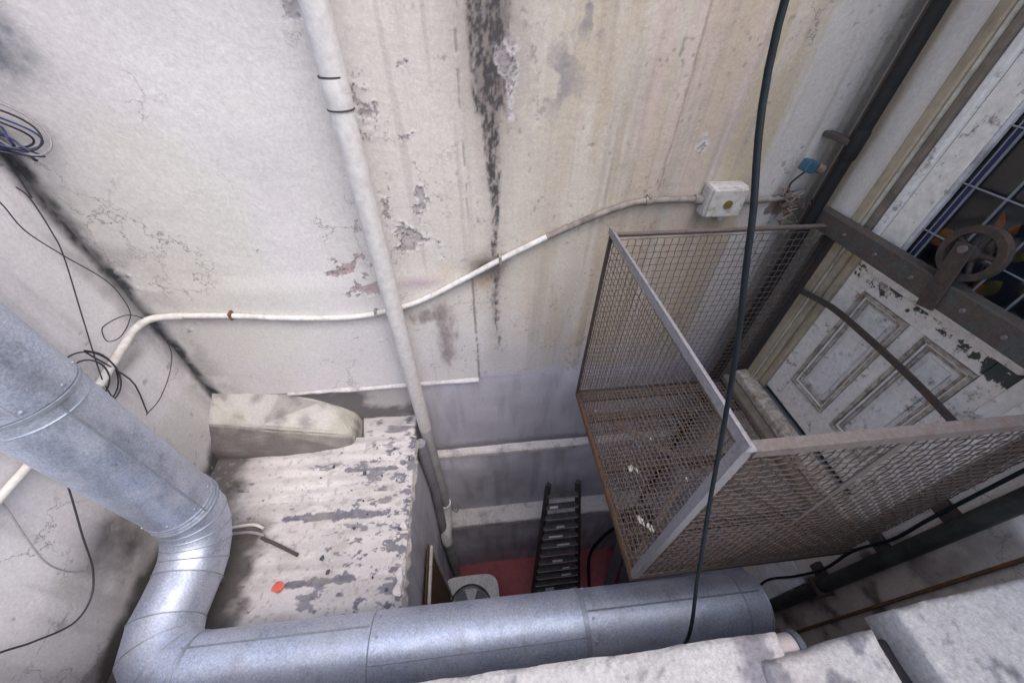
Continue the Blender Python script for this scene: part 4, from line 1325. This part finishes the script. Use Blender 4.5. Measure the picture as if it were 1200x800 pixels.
# bird droppings on the plate
rng.seed(21)
for (x, y, s) in ((0.70, 0.80, 0.017), (0.725, 0.785, 0.010), (0.66, 0.56, 0.018), (0.69, 0.525, 0.016), (0.62, 1.15, 0.007), (0.86, 0.95, 0.006), (0.95, 0.72, 0.008)):
    n = 26
    ph = rng.uniform(0, 6)
    V = [(x, y, 0.0075)]
    for k in range(n):
        a = 2 * math.pi * k / n
        rr = s * (1 + 0.28 * math.sin(2 * a + ph) + 0.16 * math.sin(5 * a + ph * 2) + 0.08 * math.sin(9 * a))
        V.append((x + rr * math.cos(a) * 0.75, y + rr * math.sin(a) * 1.15, 0.0045))
    obj('bird_dropping', V, [(0, 1 + k, 1 + (k + 1) % n) for k in range(n)], M['dropping'], cg, True)

# heavy wall rail with pulley
hb = thing('iron_wall_beam', 'heavy flaking iron beam across the door at rail height', 'beam', (1.5, 0.8, 0.95))
MB().box((1.478, 0.20, 0.966), (1.486, 1.375, 1.044), 0.002).build('web', M['oldbar'], hb)
MB().box((1.4865, 0.20, 1.036), (1.528, 1.375, 1.044), 0.002).build('flange', M['oldbar'], hb)
MB().box((1.4865, 1.34, 0.975), (1.549, 1.37, 1.035), 0.002).build('wall_lug', M['oldbar'], hb)
MB().box((1.4865, 0.22, 0.975), (1.549, 0.25, 1.035), 0.002).build('wall_lug', M['oldbar'], hb)
for y in (1.2, 1.05, 0.9, 0.72, 0.6):
    v, f = tube_geo([(1.4785, y, 1.005), (1.473, y, 1.005)], [0.008, 0.006], 10); obj('rivet', v, f, M['iron'], hb, True)

pu = thing('pulley', 'rusty grooved pulley wheel on a flat bracket above the iron beam', 'pulley', (1.47, 0.80, 1.0))
mt = Matrix.Translation((1.468, 0.80, 0.955)) @ Matrix.Rotation(R(-11), 4, 'X')
MB().box((0, -0.026, 0.0), (0.007, 0.026, 0.215), 0.002, mat=mt).build('bracket_plate', M['wheeliron'], pu)
WC = Vector((1.497, 0.824, 1.140))
prof = [(0.062, -0.013), (0.082, -0.013), (0.083, -0.007), (0.075, 0.0), (0.083, 0.007), (0.082, 0.013), (0.062, 0.013), (0.060, 0.0)]
V, F = [], []
NP = 40
for i in range(NP):
    a = 2 * math.pi * i / NP
    for (rr, h) in prof: V.append(WC + Vector((h, rr * math.cos(a), rr * math.sin(a))))
m_ = len(prof)
for i in range(NP):
    for k in range(m_):
        F.append((i * m_ + k, i * m_ + (k + 1) % m_, ((i + 1) % NP) * m_ + (k + 1) % m_, ((i + 1) % NP) * m_ + k))
obj('wheel', V, F, M['wheeliron'], pu)
for i in range(5):
    a = 2 * math.pi * i / 5 + 0.4
    v, f = tube_geo([WC + Vector((0, 0.02 * math.cos(a), 0.02 * math.sin(a))), WC + Vector((0, 0.066 * math.cos(a), 0.066 * math.sin(a)))], [0.009, 0.007], 8)
    obj('spoke', v, f, M['wheeliron'], pu, True)
v, f = tube_geo([WC + Vector((-0.024, 0, 0)), WC + Vector((0.03, 0, 0))], 0.024, 16); obj('hub', v, f, M['wheeliron'], pu, True)
v, f = tube_geo([WC + Vector((-0.034, 0.012, 0.01)), WC + Vector((-0.02, 0.012, 0.01))], 0.012, 10); obj('axle_nut', v, f, M['iron'], pu, True)

# bowed flat bar across the door
pts = spline([(1.545, 1.268, 0.685), (1.51, 1.25, 0.696), (1.505, 1.13, 0.725), (1.50, 1.02, 0.741), (1.50, 0.78, 0.736), (1.50, 0.62, 0.725), (1.51, 0.50, 0.705), (1.545, 0.47, 0.70)], 8)
V, F = [], []
for p in pts:
    for (dx, dz) in ((-0.004, -0.012), (0.004, -0.012), (0.004, 0.012), (-0.004, 0.012)): V.append((p.x + dx, p.y, p.z + dz))
for i in range(len(pts) - 1):
    for k in range(4): F.append((i * 4 + k, i * 4 + (k + 1) % 4, (i + 1) * 4 + (k + 1) % 4, (i + 1) * 4 + k))
F += [(3, 2, 1, 0), tuple(len(V) - 4 + k for k in range(4))]
o = obj('door_bar', V, F, M['irondark'], None, loc=(1.5, 0.85, 0.73))
tag(o, 'bowed flat iron bar bolted across the lower door panels', 'bar')

# ------------------------------------------------------------------ thick hanging cable
wire('hanging_cable', [(0.40, 0.66, 3.2), (0.385, 0.60, 2.3), (0.38, 0.552, 1.72), (0.392, 0.443, 1.457), (0.43, 0.40, 1.28), (0.482, 0.376, 1.08), (0.50, 0.30, 0.86), (0.512, 0.20, 0.62),
                        (0.518, 0.105, 0.40), (0.52, 0.075, 0.1), (0.52, 0.06, -0.6)], 0.0047, M['rubber'], 'thick black cable hanging down in front of the caged balcony', 'cable', n=10)

# ------------------------------------------------------------------ wires on the left wall
LXW = -1.503
W = lambda pts, x=LXW: [(x, a, b) for a, b in pts]
wire('hanging_wire', W([(1.415, 1.198), (1.425, 1.154), (1.401, 1.049), (1.368, 0.963), (1.251, 0.77), (1.144, 0.592), (1.111, 0.525), (1.08, 0.42)]), 0.0022, M['wire'],
     'thin straight dark wire crossing in front of the white conduit on the left wall')
wire('hanging_wire', W([(1.31, 1.27), (1.335, 1.183), (1.329, 1.086), (1.368, 0.969), (1.434, 0.802), (1.423, 0.674), (1.376, 0.632), (1.302, 0.617), (1.253, 0.638), (1.258, 0.673),
                        (1.292, 0.692), (1.40, 0.656), (1.451, 0.568), (1.45, 0.42), (1.371, 0.34), (1.232, 0.293), (1.129, 0.301)]), 0.0020, M['wire'],
     'long thin wire looping round near the conduit bend')
cw = []
for i in range(60):
    t = i / 59
    a = R(200) + t * 2 * math.pi * 2.6
    rr = 0.085 + 0.022 * math.sin(t * 9)
    cw.append((LXW + 0.012 * math.sin(t * 13), 1.085 + rr * 0.95 * math.cos(a) + 0.02 * t, 0.585 + rr * 1.15 * math.sin(a)))
cw += [(LXW, 1.189, 0.53), (LXW, 1.195, 0.43), (LXW, 1.138, 0.299)]
wire('wire_coil', cw, 0.0030, M['wire'], 'loose coil of black wire half hidden behind the upright duct', 'wire', sub=3)
wire('hanging_wire', W([(0.82, 0.50), (0.759, 0.385), (0.649, 0.22), (0.575, 0.105), (0.497, 0.041), (0.417, 0.048), (0.352, 0.15), (0.315, 0.233), (0.25, 0.34)]), 0.0032, M['wire'],
     'black cable hanging in a deep curve below the upright duct')
wire('hanging_wire', W([(0.68, 0.62), (0.641, 0.499), (0.59, 0.38), (0.55, 0.267), (0.548, 0.17), (0.576, 0.084), (0.62, -0.029)], -1.515), 0.0026, M['greywire'],
     'thin faint grey wire sagging on the left wall below the conduit')
# tangle hanging at the corner
rng.seed(31)
tg = thing('wire_tangle', 'bluish tangle of wire loops hung in the upper wall corner', 'wire', (-1.43, 1.46, 1.4))
for k, (cx, cz, rx, rz, tilt, m) in enumerate(((-1.46, 1.375, 0.115, 0.055, -30, 'wire'), (-1.455, 1.37, 0.10, 0.045, -34, 'bluewire'), (-1.47, 1.36, 0.085, 0.05, -24, 'wire'),
                                                (-1.455, 1.315, 0.075, 0.028, -28, 'bluewire'), (-1.46, 1.305, 0.065, 0.022, -32, 'wire'), (-1.475, 1.335, 0.05, 0.03, 5, 'bluewire'),
                                                (-1.44, 1.38, 0.125, 0.065, -38, 'greywire'))):
    pts = []
    for i in range(25):
        a = 2 * math.pi * i / 24 * 1.02 + k
        px, pz = rx * math.cos(a), rz * math.sin(a)
        t = R(tilt)
        pts.append((max(-1.525, cx + px * math.cos(t) - pz * math.sin(t)), 1.455 + 0.02 * math.sin(a * 2 + k), cz + px * math.sin(t) + pz * math.cos(t)))
    wire('loop', pts, 0.0032, M[m], parent=tg, sub=2)
wire('tail', [(-1.50, 1.455, 1.29), (-1.515, 1.46, 1.22), (-1.512, 1.44, 1.15)], 0.003, M['wire'], parent=tg)

# ------------------------------------------------------------------ lower right: black pipe, wires, patch
bp = thing('black_pipe', 'thick black pipe running down the wall below the caged balcony', 'pipe', (1.51, 0.28, -3.1))
v, f = tube_geo([(1.51, 0.277, 1.9), (1.51, 0.279, 0.3), (1.51, 0.285, -0.8), (1.51, 0.285, -3.1)], 0.027, 18); obj('pipe', v, f, M['blackpipe'], bp, True)
for z in (-0.30,):
    MB().box((1.478, 0.244, z - 0.012), (1.549, 0.32, z + 0.012), 0.003).build('pipe_clamp', M['irondark'], bp)
for z in (-0.28, 0.12, 0.44):
    o = MB().box((1.525, 0.305, z - 0.03), (1.549, 0.372, z + 0.03), 0.003).build('wall_bracket', M['irondark'], None)
    tag(o, {-0.28: 'dark wall bracket beside the black pipe, next to the pale board', 0.12: 'dark wall bracket beside the black pipe, middle one of its row', 0.44: 'dark wall bracket beside the black pipe, topmost of its row'}[z], 'bracket', 'brackets beside the black pipe')
wire('black_wire', [(1.53, 0.37, -0.95), (1.53, 0.40, -0.70), (1.525, 0.36, -0.45), (1.52, 0.335, -0.22), (1.515, 0.345, 0.0), (1.52, 0.325, 0.2), (1.515, 0.33, 0.38), (1.52, 0.335, 0.6), (1.52, 0.34, 0.95)], 0.006, M['rubber'],
     'wavy black wire running beside the thick black wall pipe')
o = MB().box((1.532, 0.322, -0.80), (1.546, 0.475, -0.42), 0.002).build('wall_patch', M['panelwhite'])
tag(o, 'pale rectangular board on the wall just under the balcony corner', 'board')
v, f = tube_geo([(1.54, 0.166, 1.2), (1.54, 0.166, -0.9)], 0.006, 10)
o = obj('rusty_rod', v, f, M['rust'], None, True, loc=(1.54, 0.166, -0.9))
tag(o, 'thin orange rusty rod fixed upright beside the coping stones', 'rod')

# ------------------------------------------------------------------ the pit
# condenser fan unit facing up
fu = thing('fan_unit', 'white square fan unit lying on the red floor with a round opening', 'fan', (-0.26, 0.85, -3.1))


def rounded_plate(cx, cy, hw, z, rad, hole, n=48):
    """square ring with rounded corners and a round hole"""
    V, F = [], []
    for i in range(n):
        a = 2 * math.pi * i / n
        c, s = math.cos(a), math.sin(a)
        k = 5.0
        rr = hw / ((abs(c) ** k + abs(s) ** k) ** (1 / k))
        V += [(cx + c * rr, cy + s * rr, z), (cx + c * hole, cy + s * hole, z)]
    for i in range(n):
        j = (i + 1) % n
        F.append((i * 2, j * 2, j * 2 + 1, i * 2 + 1))
    return V, F


FX, FY, FZ = -0.255, 0.80, -2.62
V, F = rounded_plate(FX, FY, 0.285, FZ, 0.05, 0.20)
n0 = len(V)
V2 = [(p[0], p[1], FZ - 0.45) for p in V[0::2]]
V3 = [(p[0], p[1], FZ - 0.12) for p in V[1::2]]
V = V + V2 + V3
for i in range(48):
    j = (i + 1) % 48
    F.append((i * 2, n0 + i, n0 + j, j * 2))
    F.append((i * 2 + 1, j * 2 + 1, n0 + 48 + j, n0 + 48 + i))
F.append(tuple(n0 + 48 + i for i in range(48)))
obj('casing', V, F, M['fanwhite'], fu)
for i in range(4):
    a0 = 2 * math.pi * i / 4 + 0.3
    V, F = [], []
    for k in range(6):
        a = a0 + 0.9 * k / 5
        V += [(FX + 0.04 * math.cos(a), FY + 0.04 * math.sin(a), FZ - 0.07 - 0.01 * k), (FX + 0.185 * math.cos(a), FY + 0.185 * math.sin(a), FZ - 0.03 - 0.012 * k)]
    for k in range(5): F.append((2 * k, 2 * k + 1, 2 * k + 3, 2 * k + 2))
    obj('blade', V, F, M['blade'], fu, True)
v, f = tube_geo([(FX, FY, FZ - 0.1), (FX, FY, FZ - 0.03)], 0.05, 20); obj('motor_hub', v, f, M['blade'], fu, True)
ring_seam((FX, FY, FZ + 0.002), (0, 0, 1), 0.203, 0.008, M['chip'], fu, 'guard_ring')

# stepladder
ld = thing('stepladder', 'dark metal stepladder with paint splashed treads leaning in the pit', 'ladder', (0.65, 0.98, -3.1))
LT = [Vector((0.475, 1.285, -1.16)), Vector((0.715, 1.285, -1.16))]
LB = [Vector((0.405, 0.97, -3.1)), Vector((0.905, 0.95, -3.1))]
for a, b in zip(LT, LB):
    v, f = tube_geo([a, b], 0.026, 4); obj('side_rail', v, f, M['ladder'], ld)
for i in range(12):
    t = 0.07 + 0.89 * i / 11
    a, b = LT[0].lerp(LB[0], t), LT[1].lerp(LB[1], t)
    tr = MB().box((a.x, a.y - 0.040, a.z - 0.010), (b.x, a.y + 0.010, a.z + 0.010), 0.003).build('tread', M['ladder'], ld)
    if i % 2 or i in (4, 8):
        x0 = rng.uniform(a.x + 0.03, b.x - 0.16)
        MB().box((x0, a.y - 0.035, a.z + 0.0105), (x0 + rng.uniform(0.06, 0.15), a.y - 0.035 + rng.uniform(0.012, 0.03), a.z + 0.0125)).build('paint_splash', M['splash'], tr)
    MB().box((a.x + 0.01, a.y - 0.0435, a.z - 0.006), (b.x - 0.01, a.y - 0.0405, a.z + 0.008)).build('tread_nosing', M['seam'], tr)

# planks and hoses leaning right of the ladder
for i, (x, y, tx, ty, tz, w) in enumerate(((1.24, 0.92, 1.34, 1.28, -1.92, 0.10), (1.36, 0.86, 1.44, 1.27, -1.80, 0.11))):
    a, b = Vector((x, y, -3.09)), Vector((tx, ty, tz))
    d = (b - a)
    q = d.to_track_quat('Z', 'Y')
    o = MB().box((-w / 2, -0.012, 0.0), (w / 2, 0.012, d.length), 0.003, mat=Matrix.Translation(a) @ q.to_matrix().to_4x4()).build('plank', M['plank'])
    tag(o, ('slim grey plank leaning in the pit nearest the stepladder', 'wider grey plank leaning in the pit by the balcony side wall')[i], 'plank', 'planks leaning in the pit')
wire('hose', [(1.02, 0.9, -3.08), (1.06, 1.18, -2.86), (1.14, 1.24, -2.5), (1.26, 1.24, -2.05), (1.32, 1.25, -1.7)], 0.016, M['rubber'], 'black hose hanging beside the stepladder and the leaning planks', 'hose', n=8)

# rusty sheet leaning on the lean-to wall
rs_ = thing('rusty_sheet', 'rusty metal sheet with a pale edge standing against the lean-to wall', 'metal sheet', (-0.42, 0.7, -3.1))
MB().box((-0.452, 0.42, -3.1), (-0.446, 0.93, -1.10)).build('sheet', M['rust'], rs_)
MB().box((-0.4455, 0.42, -1.20), (-0.425, 0.935, -1.165), 0.004).build('pale_edge', M['ledge'], rs_)
MB().box((-0.4455, 0.915, -3.1), (-0.425, 0.935, -1.201), 0.004).build('edge_strip', M['ledge'], rs_)

# ------------------------------------------------------------------ litter on the roof
zr = lambda x, y=0: RZ(x) + 0.012
n = 9
rng.seed(2)
V = [(-1.0 + 0.024 * rng.uniform(0.7, 1.2) * math.cos(2 * math.pi * k / n), 0.552 + 0.028 * rng.uniform(0.6, 1.2) * math.sin(2 * math.pi * k / n), zr(-1.0) + rng.uniform(0.004, 0.012)) for k in range(n)]
V += [(p[0], p[1], p[2] - 0.004) for p in V]
F = [tuple(range(n)), tuple(range(2 * n - 1, n - 1, -1))] + [(k, (k + 1) % n, n + (k + 1) % n, n + k) for k in range(n)]
o = obj('red_scrap', V, F, M['redscrap'], None, loc=(-1.0, 0.55, zr(-1.0)))
tag(o, 'small torn red scrap lying on the flaking roof', 'scrap')
v, f = tube_geo(spline([(-1.145, 0.775, zr(-1.1) + 0.012), (-1.06, 0.735, zr(-1.06) + 0.012), (-0.95, 0.68, zr(-0.95) + 0.008)], 5), 0.0085, 7)
o = obj('twig', v, f, M['twig'], None, loc=(-1.06, 0.73, zr(-1.06)))
tag(o, 'short dark stick lying on the roof beside the duct elbow', 'stick')
cr = thing('cable_end', 'pale frayed cable end poking out beside the duct elbow onto the roof', 'cable', (-1.18, 0.84, zr(-1.18)))
wire('lead', [(-1.30, 0.80, zr(-1.3) + 0.02), (-1.2, 0.80, zr(-1.2) + 0.02), (-1.135, 0.785, zr(-1.12) + 0.008)], 0.007, M['greywire'], parent=cr)
wire('lead', [(-1.30, 0.83, zr(-1.3) + 0.02), (-1.2, 0.835, zr(-1.2) + 0.025), (-1.15, 0.82, zr(-1.14) + 0.008)], 0.007, M['conduit'], parent=cr)
rng.seed(17)
for mt, cnt, sz, nm, lab in (('chip', 16, 0.010, 'dark_paint_chips', 'scattered dark paint chips and crumbs over the flaking roof'),):
    mb = MB()
    for i in range(cnt):
        x = -1.1 + 0.62 * rng.random() ** 0.7
        y = rng.uniform(0.42, 1.25)
        s = sz * rng.uniform(0.4, 1.3)
        k = rng.randint(4, 6)
        z = zr(x) + 0.002
        top = [(x + s * rng.uniform(0.5, 1.2) * math.cos(2 * math.pi * q / k), y + s * rng.uniform(0.5, 1.2) * math.sin(2 * math.pi * q / k), z + rng.uniform(0.001, 0.006)) for q in range(k)]
        bot = [(p[0], p[1], z - 0.004) for p in top]
        mb.add(top + bot, [tuple(range(k)), tuple(range(2 * k - 1, k - 1, -1))] + [(q, (q + 1) % k, k + (q + 1) % k, k + q) for q in range(k)])
    o = mb.build(nm, M[mt])
    tag(o, lab, 'debris', kind='stuff')
